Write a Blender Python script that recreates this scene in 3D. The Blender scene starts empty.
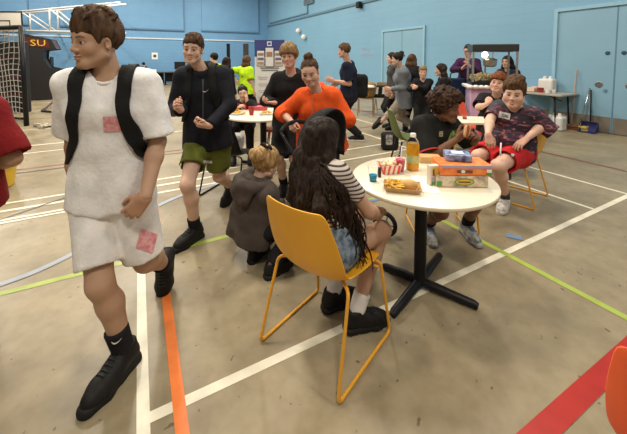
import bpy, bmesh, math, random
import numpy as np
SC = bpy.context.scene
COL = SC.collection
R = math.radians
# ------------------------------------------------------------------ camera
EYE_H = 1.5
YAW = R(28.2)            # the hall's long axis lies 28.2 degrees left of the view
PITCH = math.atan(21 / 326)
cd = bpy.data.cameras.new('camera')
cam = bpy.data.objects.new('camera', cd)
COL.objects.link(cam)
cam.location = (0, 0, EYE_H)
cam.rotation_euler = (math.pi / 2 - PITCH, 0, -YAW)
cd.sensor_width = 36
cd.lens = 36 * 326 / 627
cd.shift_y = -137 / 627
cd.clip_start = 0.05
SC.camera = cam
# ------------------------------------------------------------------ light and exposure
SC.view_settings.view_transform = 'Standard'
SC.view_settings.look = 'None'
SC.view_settings.gamma = 1
SC.view_settings.exposure = 0.0
SC.cycles.use_denoising = True
wd = bpy.data.worlds.new('hall_air')
SC.world = wd
wd.use_nodes = True
bg = wd.node_tree.nodes['Background']
bg.inputs[0].default_value = (1.0, 0.95, 0.88, 1)
bg.inputs[1].default_value = 0.2


def lamp(x, y, z, sx, sy, power, color=(1, 0.9, 0.76)):
    l = bpy.data.lights.new('hall_light', 'AREA')
    l.shape = 'RECTANGLE'
    l.size, l.size_y = sx, sy
    l.energy = power
    l.color = color
    o = bpy.data.objects.new('hall_light', l)
    COL.objects.link(o)
    o.location = (x, y, z)
    return o


for lx in (-5.0, -0.4, 4.2):
    for ly, pw in ((-2.0, 150), (3.2, 215), (8.4, 250), (13.6, 275), (18.6, 275)):
        near_left = {(-5.0, -2.0): 0.5, (-5.0, 3.2): 0.5, (-0.4, -2.0): 1.35}.get((lx, ly), 1.0)
        lamp(lx, ly, 6.6, 0.5, 0.9, pw * near_left)

# ------------------------------------------------------------------ coordinates: right of the lens, distance ahead, height
CY, SY = math.cos(YAW), math.sin(YAW)


def W(p):
    p = np.asarray(p, float)
    out = np.empty_like(p)
    out[..., 0] = p[..., 0] * CY + p[..., 1] * SY
    out[..., 1] = -p[..., 0] * SY + p[..., 1] * CY
    out[..., 2] = p[..., 2]
    return out


def UW(p):
    p = np.asarray(p, float)
    out = np.empty_like(p)
    out[..., 0] = p[..., 0] * CY - p[..., 1] * SY
    out[..., 1] = p[..., 0] * SY + p[..., 1] * CY
    out[..., 2] = p[..., 2]
    return out


def sight(px, py):
    a, b = (px - 313.5) / 326, (80 - py) / 326
    return np.array([a, math.cos(PITCH) + b * math.sin(PITCH), -math.sin(PITCH) + b * math.cos(PITCH)])


def PX(px, py, d):
    v = sight(px, py)
    return np.array([0, 0, EYE_H]) + v * (d / v[1])


def G(px, py, z=0.0):
    v = sight(px, py)
    return np.array([0, 0, EYE_H]) + v * ((z - EYE_H) / v[2])


def azv(a, z=0.0):
    return np.array([math.sin(R(a)), math.cos(R(a)), z])


def V(*a):
    return np.array(a, float)


def unit(v):
    v = np.asarray(v, float)
    return v / max(1e-9, np.linalg.norm(v))


# ------------------------------------------------------------------ objects
def thing(name, label, cat, base, group=None):
    o = bpy.data.objects.new(name, None)
    COL.objects.link(o)
    o.empty_display_size = 0.1
    o.location = W(base)
    o['label'] = label
    o['category'] = cat
    if group:
        o['group'] = group
    return o


def tag(o, label, cat, group=None):
    o['label'] = label
    o['category'] = cat
    if group:
        o['group'] = group
    return o


def relabel(o, label):
    o['label'] = label


def dup(root, base, turn=0.0, label=None):
    r = root.copy()
    COL.objects.link(r)
    r.location = W(base)
    r.rotation_euler = (0, 0, root.rotation_euler.z + turn)
    if label:
        r['label'] = label
    for ch in list(root.children):
        c = ch.copy()
        COL.objects.link(c)
        c.parent = r
        for g in list(ch.children):
            d = g.copy()
            COL.objects.link(d)
            d.parent = c
    return r


def root_loc(parent):
    loc = np.zeros(3)
    while parent is not None:
        loc = loc + np.array(parent.location)
        parent = parent.parent
    return loc


def emit(name, verts, faces, mat, parent=None, smooth=False, origin=None, world=False, cols=None, bevel=0, midx=None, auto=None):
    """link a mesh given in lens coordinates (or world ones) as one object"""
    verts = np.asarray(verts, float)
    wv = verts if world else W(verts)
    loc = np.zeros(3)
    if parent is None:
        loc = (np.array([*(wv.min(0)[:2] + wv.max(0)[:2]) / 2, wv[:, 2].min()]) if origin is None else np.asarray(origin, float))
        lv = wv - loc
    else:
        lv = wv - root_loc(parent)
    me = bpy.data.meshes.new(name)
    if isinstance(faces, np.ndarray):
        n = len(faces)
        me.vertices.add(len(lv))
        me.vertices.foreach_set('co', lv.astype(np.float32).ravel())
        me.loops.add(faces.size)
        me.loops.foreach_set('vertex_index', faces.astype(np.int32).ravel())
        me.polygons.add(n)
        me.polygons.foreach_set('loop_start', (np.arange(n) * faces.shape[1]).astype(np.int32))
        me.update(calc_edges=True)
        me.validate()
    else:
        me.from_pydata(lv.tolist(), [], [list(f) for f in faces])
        me.update()
        bm = bmesh.new()
        bm.from_mesh(me)
        bmesh.ops.recalc_face_normals(bm, faces=bm.faces)
        bm.to_mesh(me)
        bm.free()
    mats = mat if isinstance(mat, (list, tuple)) else [mat]
    for m in mats:
        me.materials.append(m)
    if midx is not None and len(midx) == len(me.polygons):
        me.polygons.foreach_set('material_index', np.asarray(midx, np.int32))
    if smooth:
        me.polygons.foreach_set('use_smooth', np.ones(len(me.polygons), bool))
    if cols is not None and len(cols) == len(me.vertices):
        at = me.color_attributes.new('tone', 'FLOAT_COLOR', 'POINT')
        c4 = np.ones((len(cols), 4), np.float32)
        c4[:, :3] = cols
        at.data.foreach_set('color', c4.ravel())
    o = bpy.data.objects.new(name, me)
    COL.objects.link(o)
    if parent is None:
        o.location = loc
    else:
        o.parent = parent
    if auto:
        me.set_sharp_from_angle(angle=R(auto))
    if bevel:
        b = o.modifiers.new('bevel', 'BEVEL')
        b.width = bevel
        b.segments = 2
        b.limit_method = 'ANGLE'
        b.angle_limit = R(40)
    return o


class MB:
    """collects shapes for one mesh, lens coordinates"""

    def __init__(self):
        self.v, self.f, self.m = [], [], []
        self.cur = 0

    def add(self, vs, fs):
        n = len(self.v)
        self.v += [tuple(map(float, p)) for p in vs]
        self.f += [[i + n for i in f] for f in fs]
        self.m += [self.cur] * len(fs)
        return self

    def box(self, c, half, az=0.0, tilt=None):
        """half = right, forward, up; az as a heading"""
        f, r, u = azv(az), V(math.cos(R(az)), -math.sin(R(az)), 0), V(0, 0, 1)
        if tilt is not None:
            r, f, u = tilt
        c = np.asarray(c, float)
        vs = [c + r * half[0] * a + f * half[1] * b + u * half[2] * d for d in (-1, 1) for b in (-1, 1) for a in (-1, 1)]
        return self.add(vs, [(0, 1, 3, 2), (4, 6, 7, 5), (0, 4, 5, 1), (2, 3, 7, 6), (0, 2, 6, 4), (1, 5, 7, 3)])

    def tube(self, pts, r, n=8, closed=False, cap=True):
        pts = [np.asarray(p, float) for p in pts]
        m = len(pts)
        rs = r if hasattr(r, '__len__') else [r] * m
        rings = []
        prev = None
        for i in range(m):
            if closed:
                t = unit(pts[(i + 1) % m] - pts[i - 1])
            else:
                t = unit(pts[min(i + 1, m - 1)] - pts[max(i - 1, 0)])
            if prev is None:
                a = V(0, 0, 1) if abs(t[2]) < 0.9 else V(1, 0, 0)
                x = unit(np.cross(a, t))
            else:
                x = unit(prev - t * (prev @ t))
            y = np.cross(t, x)
            prev = x
            rings.append([pts[i] + rs[i] * (x * math.cos(2 * math.pi * k / n) + y * math.sin(2 * math.pi * k / n)) for k in range(n)])
        vs = [p for g in rings for p in g]
        fs = []
        for i in range(m if closed else m - 1):
            a, b = i * n, ((i + 1) % m) * n
            fs += [(a + k, a + (k + 1) % n, b + (k + 1) % n, b + k) for k in range(n)]
        if cap and not closed:
            fs += [tuple(range(n))[::-1], tuple((m - 1) * n + k for k in range(n))]
        return self.add(vs, fs)

    def lathe(self, c, prof, n=24, axis=None):
        """prof = (radius, height) pairs from the bottom up"""
        c = np.asarray(c, float)
        u = V(0, 0, 1) if axis is None else unit(axis)
        a = V(1, 0, 0) if abs(u[0]) < 0.9 else V(0, 1, 0)
        x = unit(np.cross(a, u))
        y = np.cross(u, x)
        vs, fs = [], []
        for r, h in prof:
            vs += [c + u * h + max(r, 1e-4) * (x * math.cos(2 * math.pi * k / n) + y * math.sin(2 * math.pi * k / n)) for k in range(n)]
        for i in range(len(prof) - 1):
            a, b = i * n, (i + 1) * n
            fs += [(a + k, a + (k + 1) % n, b + (k + 1) % n, b + k) for k in range(n)]
        fs += [tuple(range(n))[::-1], tuple((len(prof) - 1) * n + k for k in range(n))]
        return self.add(vs, fs)

    def prism(self, poly, vec):
        """a polygon swept along vec"""
        poly = [np.asarray(p, float) for p in poly]
        n = len(poly)
        vs = poly + [p + np.asarray(vec, float) for p in poly]
        return self.add(vs, [tuple(range(n))[::-1], tuple(range(n, 2 * n))] + [(i, (i + 1) % n, n + (i + 1) % n, n + i) for i in range(n)])

    def sheet(self, rows, thick=0.0, nrm=None):
        """a grid of points, thickened along its own normals"""
        g = np.array(rows, float)
        a, b = g.shape[:2]
        du = np.gradient(g, axis=0)
        dv = np.gradient(g, axis=1)
        nn = np.cross(du, dv)
        nn /= np.maximum(1e-9, np.linalg.norm(nn, axis=2, keepdims=True))
        top = (g + nn * thick / 2).reshape(-1, 3)
        bot = (g - nn * thick / 2).reshape(-1, 3)
        vs = list(top) + list(bot)
        o = a * b
        q = lambda i, j: i * b + j
        fs = []
        for i in range(a - 1):
            for j in range(b - 1):
                fs.append((q(i, j), q(i + 1, j), q(i + 1, j + 1), q(i, j + 1)))
                fs.append((o + q(i, j), o + q(i, j + 1), o + q(i + 1, j + 1), o + q(i + 1, j)))
        for i in range(a - 1):
            fs.append((q(i, 0), o + q(i, 0), o + q(i + 1, 0), q(i + 1, 0)))
            fs.append((q(i, b - 1), q(i + 1, b - 1), o + q(i + 1, b - 1), o + q(i, b - 1)))
        for j in range(b - 1):
            fs.append((q(0, j), q(0, j + 1), o + q(0, j + 1), o + q(0, j)))
            fs.append((q(a - 1, j), o + q(a - 1, j), o + q(a - 1, j + 1), q(a - 1, j + 1)))
        return self.add(vs, fs)

    def ball(self, c, r, n=12, m=8):
        r = np.broadcast_to(np.asarray(r, float), 3)
        vs, fs = [], []
        for i in range(m + 1):
            th = math.pi * i / m
            for k in range(n):
                ph = 2 * math.pi * k / n
                s = max(math.sin(th), 1e-3)
                vs.append(np.asarray(c, float) + r * V(s * math.cos(ph), s * math.sin(ph), math.cos(th)))
        for i in range(m):
            fs += [(i * n + k, (i + 1) * n + k, (i + 1) * n + (k + 1) % n, i * n + (k + 1) % n) for k in range(n)]
        return self.add(vs, fs)

    def build(self, name, mat, parent=None, smooth=False, bevel=0, auto=None, **kw):
        mi = self.m if isinstance(mat, (list, tuple)) else None
        return emit(name, self.v, self.f, mat, parent, smooth, bevel=bevel, midx=mi, auto=auto, **kw)


def fillet(pts, r, n=5):
    """round the corners of a polyline"""
    pts = [np.asarray(p, float) for p in pts]
    out = [pts[0]]
    for a, b, c in zip(pts, pts[1:], pts[2:]):
        d1, d2 = min(r, np.linalg.norm(a - b) * 0.49), min(r, np.linalg.norm(c - b) * 0.49)
        p, q = b + unit(a - b) * d1, b + unit(c - b) * d2
        for k in range(n + 1):
            t = k / n
            out.append(p * (1 - t) ** 2 + b * 2 * t * (1 - t) + q * t * t)
    out.append(pts[-1])
    return out


def spline(pts, n=6):
    pts = [np.asarray(p, float) for p in pts]
    P = [2 * pts[0] - pts[1]] + pts + [2 * pts[-1] - pts[-2]]
    out = []
    for i in range(1, len(P) - 2):
        for k in range(n):
            t = k / n
            out.append(0.5 * (2 * P[i] + (P[i + 1] - P[i - 1]) * t + (2 * P[i - 1] - 5 * P[i] + 4 * P[i + 1] - P[i + 2]) * t * t + (3 * P[i] - P[i - 1] - 3 * P[i + 1] + P[i + 2]) * t ** 3))
    out.append(pts[-1])
    return out


def lettering(txt, name, mat, parent, centre, right, up, height, depth=0.002, width=None):
    """raised lettering standing on a surface; returns one mesh"""
    cu = bpy.data.curves.new('letters', 'FONT')
    cu.body = txt
    cu.align_x = 'CENTER'
    cu.align_y = 'CENTER'
    cu.extrude = 0.03
    cu.resolution_u = 2
    to = bpy.data.objects.new('letters', cu)
    me = bpy.data.meshes.new_from_object(to)
    vs = np.array([v.co for v in me.vertices])
    fs = [list(p.vertices) for p in me.polygons]
    bpy.data.objects.remove(to)
    bpy.data.meshes.remove(me)
    lo, hi = vs.min(0), vs.max(0)
    vs -= (lo + hi) / 2
    s = height / (hi - lo)[1]
    sx = s if width is None else width / (hi - lo)[0]
    right, up = unit(right), unit(up)
    n = np.cross(right, up)
    co = np.asarray(centre, float) + vs[:, :1] * sx * right + vs[:, 1:2] * s * up + np.sign(vs[:, 2:3]) * depth * n
    return emit(name, co, fs, mat, parent)


# ------------------------------------------------------------------ materials
def material(name, rgb=(0.5, 0.5, 0.5), rough=0.6, metal=0.0, **kw):
    m = bpy.data.materials.new(name)
    m.use_nodes = True
    b = m.node_tree.nodes['Principled BSDF']
    b.inputs['Base Color'].default_value = (*rgb, 1)
    b.inputs['Roughness'].default_value = rough
    b.inputs['Metallic'].default_value = metal
    for k, v in kw.items():
        b.inputs[k.replace('_', ' ')].default_value = v
    return m


def nodes(m):
    t = m.node_tree
    return t, t.nodes, t.links, t.nodes['Principled BSDF']


def mottle(m, c1, c2, scale=8.0, detail=4.0, lo=0.35, hi=0.65, stretch=(1, 1, 1), bump=0.0, bscale=None):
    """procedural colour variation from object coordinates"""
    t, N, L, b = nodes(m)
    tc = N.new('ShaderNodeTexCoord')
    mp = N.new('ShaderNodeMapping')
    mp.inputs['Scale'].default_value = stretch
    L.new(tc.outputs['Object'], mp.inputs[0])
    n = N.new('ShaderNodeTexNoise')
    n.inputs['Scale'].default_value = scale
    n.inputs['Detail'].default_value = detail
    L.new(mp.outputs[0], n.inputs['Vector'])
    r = N.new('ShaderNodeValToRGB')
    r.color_ramp.elements[0].position, r.color_ramp.elements[1].position = lo, hi
    r.color_ramp.elements[0].color, r.color_ramp.elements[1].color = (*c1, 1), (*c2, 1)
    L.new(n.outputs['Fac'], r.inputs[0])
    L.new(r.outputs[0], b.inputs['Base Color'])
    if bump:
        bp = N.new('ShaderNodeBump')
        bp.inputs['Strength'].default_value = bump
        bp.inputs['Distance'].default_value = 0.01
        n2 = N.new('ShaderNodeTexNoise')
        n2.inputs['Scale'].default_value = bscale or scale * 4
        L.new(mp.outputs[0], n2.inputs['Vector'])
        L.new(n2.outputs['Fac'], bp.inputs['Height'])
        L.new(bp.outputs[0], b.inputs['Normal'])
    return m


def sub(a, k):
    return tuple(min(1, x * k) for x in a)


def cloth(name, rgb, rough=0.9, var=0.82, scale=14, bump=0.25):
    m = material(name, rgb, rough)
    m.node_tree.nodes['Principled BSDF'].inputs['Specular IOR Level'].default_value = 0.2
    mottle(m, sub(rgb, var), sub(rgb, 1.06), scale, 3, 0.3, 0.7, bump=bump, bscale=60)
    t, N, L, b = nodes(m)
    fine = b.inputs['Normal'].links[0].from_node
    tc = N.new('ShaderNodeTexCoord')
    w = N.new('ShaderNodeTexNoise')          # creases
    w.inputs['Scale'].default_value = 4.5
    w.inputs['Detail'].default_value = 2
    w.inputs['Distortion'].default_value = 1.2
    L.new(tc.outputs['Object'], w.inputs['Vector'])
    b2 = N.new('ShaderNodeBump')
    b2.inputs['Strength'].default_value = 0.3
    b2.inputs['Distance'].default_value = 0.022
    L.new(w.outputs['Fac'], b2.inputs['Height'])
    L.new(fine.outputs[0], b2.inputs['Normal'])
    L.new(b2.outputs[0], b.inputs['Normal'])
    return m


def hair_mat(name, dark, light):
    m = material(name, dark, 0.6)
    m.node_tree.nodes['Principled BSDF'].inputs['Specular IOR Level'].default_value = 0.16
    return mottle(m, dark, light, 60, 5, 0.35, 0.75, stretch=(1, 1, 0.25), bump=0.5, bscale=90)


def plain(name, rgb, rough=0.5, metal=0.0, var=0.94, scale=10, **kw):
    m = material(name, rgb, rough, metal, **kw)
    return mottle(m, sub(rgb, var), rgb, scale)


def skin_mat():
    m = material('skin', (0.6, 0.4, 0.3), 0.52)
    t, N, L, b = nodes(m)
    a = N.new('ShaderNodeAttribute')
    a.attribute_name = 'tone'
    n = N.new('ShaderNodeTexNoise')
    n.inputs['Scale'].default_value = 35
    mx = N.new('ShaderNodeMixRGB')
    mx.blend_type = 'MULTIPLY'
    mx.inputs[0].default_value = 0.12
    L.new(a.outputs['Color'], mx.inputs[1])
    L.new(n.outputs['Color'], mx.inputs[2])
    L.new(mx.outputs[0], b.inputs['Base Color'])
    b.inputs['Specular IOR Level'].default_value = 0.3
    b.inputs['Subsurface Weight'].default_value = 0.0
    return m


SKIN = skin_mat()
def dull(m, s=0.2):
    m.node_tree.nodes['Principled BSDF'].inputs['Specular IOR Level'].default_value = s
    return m


BLACK = plain('black_plastic', (0.012, 0.012, 0.013), 0.45)
BLKMETAL = plain('black_metal', (0.012, 0.012, 0.014), 0.38)
RUBBER = plain('black_rubber', (0.02, 0.02, 0.021), 0.75)
CHROME = plain('chrome', (0.6, 0.6, 0.6), 0.25, 1.0)
WHITEP = plain('white_plastic', (0.8, 0.79, 0.76), 0.45)
CREAM = plain('cream_laminate', (0.82, 0.75, 0.59), 0.32, var=0.97, scale=3)
for m_ in (BLACK, BLKMETAL, RUBBER):
    dull(m_)
YELLOW = plain('yellow_plastic', (0.80, 0.40, 0.022), 0.42, var=0.96)
YELMETAL = plain('yellow_metal', (0.76, 0.37, 0.03), 0.4)
GREEN = plain('olive_plastic', (0.085, 0.115, 0.02), 0.5)
REDP = plain('red_plastic', (0.62, 0.075, 0.03), 0.45)
ORANGEP = plain('orange_plastic', (0.85, 0.12, 0.03), 0.42)
PAPER = plain('white_paper', (0.82, 0.81, 0.77), 0.85)
CARD = plain('brown_card', (0.52, 0.33, 0.15), 0.85)
EYEW = material('eye_white', (0.52, 0.49, 0.46), 0.3)
IRIS = material('iris', (0.05, 0.03, 0.02), 0.2)


def glass(name, rgb=(1, 1, 1), rough=0.03):
    m = material(name, rgb, rough)
    b = m.node_tree.nodes['Principled BSDF']
    b.inputs['Transmission Weight'].default_value = 1.0
    b.inputs['IOR'].default_value = 1.04
    return m


CLEAR = glass('clear_plastic', (0.95, 0.97, 0.97))
# ------------------------------------------------------------------ soft bodies: distance fields turned into one continuous surface
def vnoise(p, freq, seed=0):
    q = np.asarray(p, np.float32) * freq
    i = np.floor(q).astype(np.int64)
    f = q - i
    f = f * f * (3 - 2 * f)

    def h(dx, dy, dz):
        n = (i[..., 0] + dx) * 374761393 + (i[..., 1] + dy) * 668265263 + (i[..., 2] + dz) * 1274126177 + seed * 974711
        n = (n ^ (n >> 13)) * 1274126177
        n = n ^ (n >> 16)
        return (n & 0xffff).astype(np.float32) / 32767.5 - 1
    x, y, z = f[..., 0], f[..., 1], f[..., 2]
    a = h(0, 0, 0) * (1 - x) + h(1, 0, 0) * x
    b = h(0, 1, 0) * (1 - x) + h(1, 1, 0) * x
    c = h(0, 0, 1) * (1 - x) + h(1, 0, 1) * x
    d = h(0, 1, 1) * (1 - x) + h(1, 1, 1) * x
    return (a * (1 - y) + b * y) * (1 - z) + (c * (1 - y) + d * y) * z


def op_dist(kind, a, cut, P):
    if kind == 'c':
        A, B, ra, rb = a
        ab = (B - A).astype(np.float32)
        t = np.clip(((P - A.astype(np.float32)) @ ab) / max(1e-9, float(ab @ ab)), 0, 1)
        d = np.linalg.norm(P - A.astype(np.float32) - t[..., None] * ab, axis=-1) - (ra + (rb - ra) * t)
    elif kind == 'e':
        c, rad, M = a
        q = (P - c.astype(np.float32)) @ M.T.astype(np.float32)
        k0 = np.linalg.norm(q / rad.astype(np.float32), axis=-1)
        k1 = np.linalg.norm(q / (rad * rad).astype(np.float32), axis=-1)
        d = k0 * (k0 - 1) / np.maximum(k1, 1e-6)
    else:
        c, hf, M, rn = a
        q = np.abs((P - c.astype(np.float32)) @ M.T.astype(np.float32)) - (hf - rn).astype(np.float32)
        d = np.linalg.norm(np.maximum(q, 0), axis=-1) + np.minimum(q.max(-1), 0) - rn
    if cut:
        for p0, nn in cut:
            d = np.maximum(d, (P - np.asarray(p0, np.float32)) @ unit(nn).astype(np.float32))
    return d


class SDF:
    def __init__(self):
        self.ops = []
        self.post = []
        self.noise = []

    def cone(self, a, b, ra, rb, k=0.02, cut=None, sub=False, flat=1.0):
        a, b = np.asarray(a, float), np.asarray(b, float)
        r = max(ra, rb)
        self.ops.append(('c', (a, b, ra, rb), k, np.minimum(a, b) - r, np.maximum(a, b) + r, cut, sub))
        return self

    def chain(self, pts, rs, k=0.02, **kw):
        for a, b, ra, rb in zip(pts, pts[1:], rs, rs[1:]):
            self.cone(a, b, ra, rb, k, **kw)
        return self

    def ell(self, c, rad, M=None, k=0.02, cut=None, sub=False):
        c, rad = np.asarray(c, float), np.asarray(rad, float)
        M = np.eye(3) if M is None else np.asarray(M)      # rows = axes
        e = np.abs(M.T) @ rad
        self.ops.append(('e', (c, rad, M), k, c - e, c + e, cut, sub))
        return self

    def box(self, c, half, M=None, rnd=0.01, k=0.01, cut=None, sub=False):
        c, half = np.asarray(c, float), np.asarray(half, float)
        M = np.eye(3) if M is None else np.asarray(M)
        e = np.abs(M.T) @ half
        self.ops.append(('b', (c, half, M, rnd), k, c - e, c + e, cut, sub))
        return self

    def plane(self, p, n):
        """keep the side against n"""
        self.post.append((np.asarray(p, float), unit(n)))
        return self

    def at(self, P):
        P = np.asarray(P, np.float32)
        F = np.full(P.shape[:-1], 9.0, np.float32)
        for kind, a, k, blo, bhi, cut, sb in self.ops:
            d = op_dist(kind, a, cut, P)
            if sb:
                F = np.maximum(F, -d)
            else:
                g = np.maximum(k - np.abs(F - d), 0) / max(k, 1e-6) if k > 0 else 0
                F = np.minimum(F, d) - g * g * k * 0.25
        for am, fr, st, seed in self.noise:
            F = F + am * vnoise(P * np.asarray(st, np.float32), fr, seed)
        return F

    def cast(self, P, dirn, off=0.003, steps=40):
        """march points along dirn until they lie off the surface by off"""
        P = np.array(P, float)
        dirn = unit(dirn)
        P0 = P.copy()
        for _ in range(steps):
            P = P + dirn * np.clip((self.at(P) - off) * 0.8, -0.05, 0.05)[..., None]
        bad = (np.abs(self.at(P) - off) > 0.012) | ((P - P0) @ dirn > 1.2)
        if bad.any():
            near = P0 + dirn * (np.median(((P - P0) @ dirn)[~bad]) if (~bad).any() else 0.25)
            P[bad] = self.settle(near[bad], off, 24)
        return P

    def settle(self, P, off=0.008, steps=14):
        """push points along the gradient until they lie off the surface by off"""
        P = np.array(P, float)
        e = 0.004
        for _ in range(steps):
            d = self.at(P) - off
            g = np.stack([self.at(P + e * np.eye(3)[i]) - self.at(P - e * np.eye(3)[i]) for i in range(3)], -1)
            g /= np.maximum(1e-6, np.linalg.norm(g, axis=-1, keepdims=True))
            P = P - g * (d * 0.7)[..., None]
        return P

    def mesh(self, h, amp=None):
        pos = [o for o in self.ops if not o[6]]
        pad = 3 * h + 0.012
        lo = np.min([o[3] for o in pos], 0) - pad
        hi = np.max([o[4] for o in pos], 0) + pad
        n = np.ceil((hi - lo) / h).astype(int) + 1
        ax = [(lo[i] + h * np.arange(n[i])).astype(np.float32) for i in range(3)]
        F = np.full(n, 0.5, np.float32)
        for kind, a, k, blo, bhi, cut, sb in self.ops:
            m = k + 3 * h + 0.012
            s = []
            for i in range(3):
                i0 = max(0, int((blo[i] - m - lo[i]) / h))
                i1 = min(n[i], int((bhi[i] + m - lo[i]) / h) + 2)
                s.append(slice(i0, i1))
            if any(q.stop - q.start < 1 for q in s):
                continue
            P = np.stack(np.meshgrid(ax[0][s[0]], ax[1][s[1]], ax[2][s[2]], indexing='ij'), -1)
            d = op_dist(kind, a, cut, P)
            f = F[s[0], s[1], s[2]]
            if sb:
                g = np.maximum(k - np.abs(-f - d), 0) / max(k, 1e-6) if k > 0 else 0
                F[s[0], s[1], s[2]] = np.maximum(f, -d) + g * g * k * 0.25
            else:
                g = np.maximum(k - np.abs(f - d), 0) / max(k, 1e-6) if k > 0 else 0
                F[s[0], s[1], s[2]] = np.minimum(f, d) - g * g * k * 0.25
        if self.noise:
            near = np.abs(F) < 0.06
            I = np.argwhere(near)
            Q = (lo + h * I).astype(np.float32)
            tot = np.zeros(len(I), np.float32)
            for am, fr, st, seed in self.noise:
                tot += am * vnoise(Q * np.asarray(st, np.float32), fr, seed)
            F[near] += tot
        if self.post:
            P = np.stack(np.meshgrid(*ax, indexing='ij'), -1)
            for p0, nn in self.post:
                F = np.maximum(F, ((P - p0.astype(np.float32)) @ nn.astype(np.float32)))
        return nets(F, lo, h)


def nets(F, lo, h):
    s = F < 0
    n = F.shape
    cs = [(a, b, c) for a in (0, 1) for b in (0, 1) for c in (0, 1)]
    cnt = np.zeros(tuple(k - 1 for k in n), np.int8)
    for a, b, c in cs:
        cnt += s[a:n[0] - 1 + a, b:n[1] - 1 + b, c:n[2] - 1 + c]
    act = (cnt > 0) & (cnt < 8)
    I = np.argwhere(act)
    if len(I) == 0:
        return np.zeros((0, 3)), np.zeros((0, 4), int)
    idx = np.full(act.shape, -1, np.int64)
    idx[act] = np.arange(len(I))
    val = {c: F[I[:, 0] + c[0], I[:, 1] + c[1], I[:, 2] + c[2]] for c in cs}
    pos = np.zeros((len(I), 3))
    num = np.zeros(len(I))
    for c in cs:
        for ax in range(3):
            if c[ax] == 0:
                e = list(c)
                e[ax] = 1
                fa, fb = val[c], val[tuple(e)]
                m = (fa < 0) != (fb < 0)
                t = np.where(m, fa / np.where(m, fa - fb, 1), 0)
                p = np.tile(np.array(c, float), (len(I), 1))
                p[:, ax] = t
                pos += p * m[:, None]
                num += m
    V_ = lo + h * (I + pos / num[:, None])
    Q = []
    for ax in range(3):
        b, c = [(1, 2), (2, 0), (0, 1)][ax]
        sl0 = [slice(None)] * 3
        sl1 = [slice(None)] * 3
        sl0[ax], sl1[ax] = slice(0, -1), slice(1, None)
        s0, s1 = s[tuple(sl0)], s[tuple(sl1)]
        E = np.argwhere(s0 != s1)
        ok = (E[:, b] > 0) & (E[:, c] > 0) & (E[:, b] < n[b] - 1) & (E[:, c] < n[c] - 1)
        E = E[ok]
        flip = s0[E[:, 0], E[:, 1], E[:, 2]]

        def cell(db, dc):
            q = E.copy()
            q[:, b] += db
            q[:, c] += dc
            return idx[q[:, 0], q[:, 1], q[:, 2]]
        quad = np.stack([cell(-1, -1), cell(0, -1), cell(0, 0), cell(-1, 0)], 1)
        quad[~flip] = quad[~flip][:, ::-1]
        Q.append(quad)
    Q = np.concatenate(Q)
    return V_, Q[(Q >= 0).all(1)]


def merge(parts):
    vs, fs, k = [], [], 0
    for v, f in parts:
        vs.append(v)
        fs.append(f + k)
        k += len(v)
    return np.concatenate(vs), np.concatenate(fs)


def soft(name, sdf, h, mat, parent=None, **kw):
    v, f = sdf.mesh(h)
    return emit(name, v, f, mat, parent, smooth=True, **kw)
# ------------------------------------------------------------------ the hall
XW, YB = 8.32, 22.4       # right wall, back wall


def structure(o):
    o['kind'] = 'structure'
    return o


def wbox(name, lo, hi, mat, parent=None, bevel=0):
    """axis-aligned box in hall coordinates"""
    lo, hi = np.array(lo, float), np.array(hi, float)
    vs = [(x, y, z) for z in (lo[2], hi[2]) for y in (lo[1], hi[1]) for x in (lo[0], hi[0])]
    fs = [(0, 2, 3, 1), (4, 5, 7, 6), (0, 1, 5, 4), (2, 6, 7, 3), (0, 4, 6, 2), (1, 3, 7, 5)]
    return emit(name, vs, fs, mat, parent, world=True, bevel=bevel)


def block_wall(name, c1, c2, mortar, axis, bw, bh, bump=0.35):
    m = material(name, c1, 0.55)
    t, N, L, b = nodes(m)
    tc = N.new('ShaderNodeTexCoord')
    sx = N.new('ShaderNodeSeparateXYZ')
    cx = N.new('ShaderNodeCombineXYZ')
    L.new(tc.outputs['Object'], sx.inputs[0])
    L.new(sx.outputs[axis], cx.inputs[0])
    L.new(sx.outputs[2], cx.inputs[1])
    br = N.new('ShaderNodeTexBrick')
    br.inputs['Scale'].default_value = 1
    br.inputs['Brick Width'].default_value = bw
    br.inputs['Row Height'].default_value = bh
    br.inputs['Mortar Size'].default_value = 0.006
    br.inputs['Mortar Smooth'].default_value = 0.3
    br.inputs['Color1'].default_value = (*c1, 1)
    br.inputs['Color2'].default_value = (*c2, 1)
    br.inputs['Mortar'].default_value = (*mortar, 1)
    L.new(cx.outputs[0], br.inputs['Vector'])
    n = N.new('ShaderNodeTexNoise')
    n.inputs['Scale'].default_value = 1.2
    n.inputs['Detail'].default_value = 6
    L.new(tc.outputs['Object'], n.inputs['Vector'])
    r = N.new('ShaderNodeValToRGB')
    r.color_ramp.elements[0].color, r.color_ramp.elements[1].color = (0.86, 0.88, 0.9, 1), (1, 1, 1, 1)
    L.new(n.outputs['Fac'], r.inputs[0])
    mx = N.new('ShaderNodeMixRGB')
    mx.blend_type = 'MULTIPLY'
    mx.inputs[0].default_value = 1
    L.new(br.outputs['Color'], mx.inputs[1])
    L.new(r.outputs[0], mx.inputs[2])
    L.new(mx.outputs[0], b.inputs['Base Color'])
    bp = N.new('ShaderNodeBump')
    bp.invert = True
    bp.inputs['Strength'].default_value = bump
    bp.inputs['Distance'].default_value = 0.01
    L.new(br.outputs['Fac'], bp.inputs['Height'])
    L.new(bp.outputs[0], b.inputs['Normal'])
    return m


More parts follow.
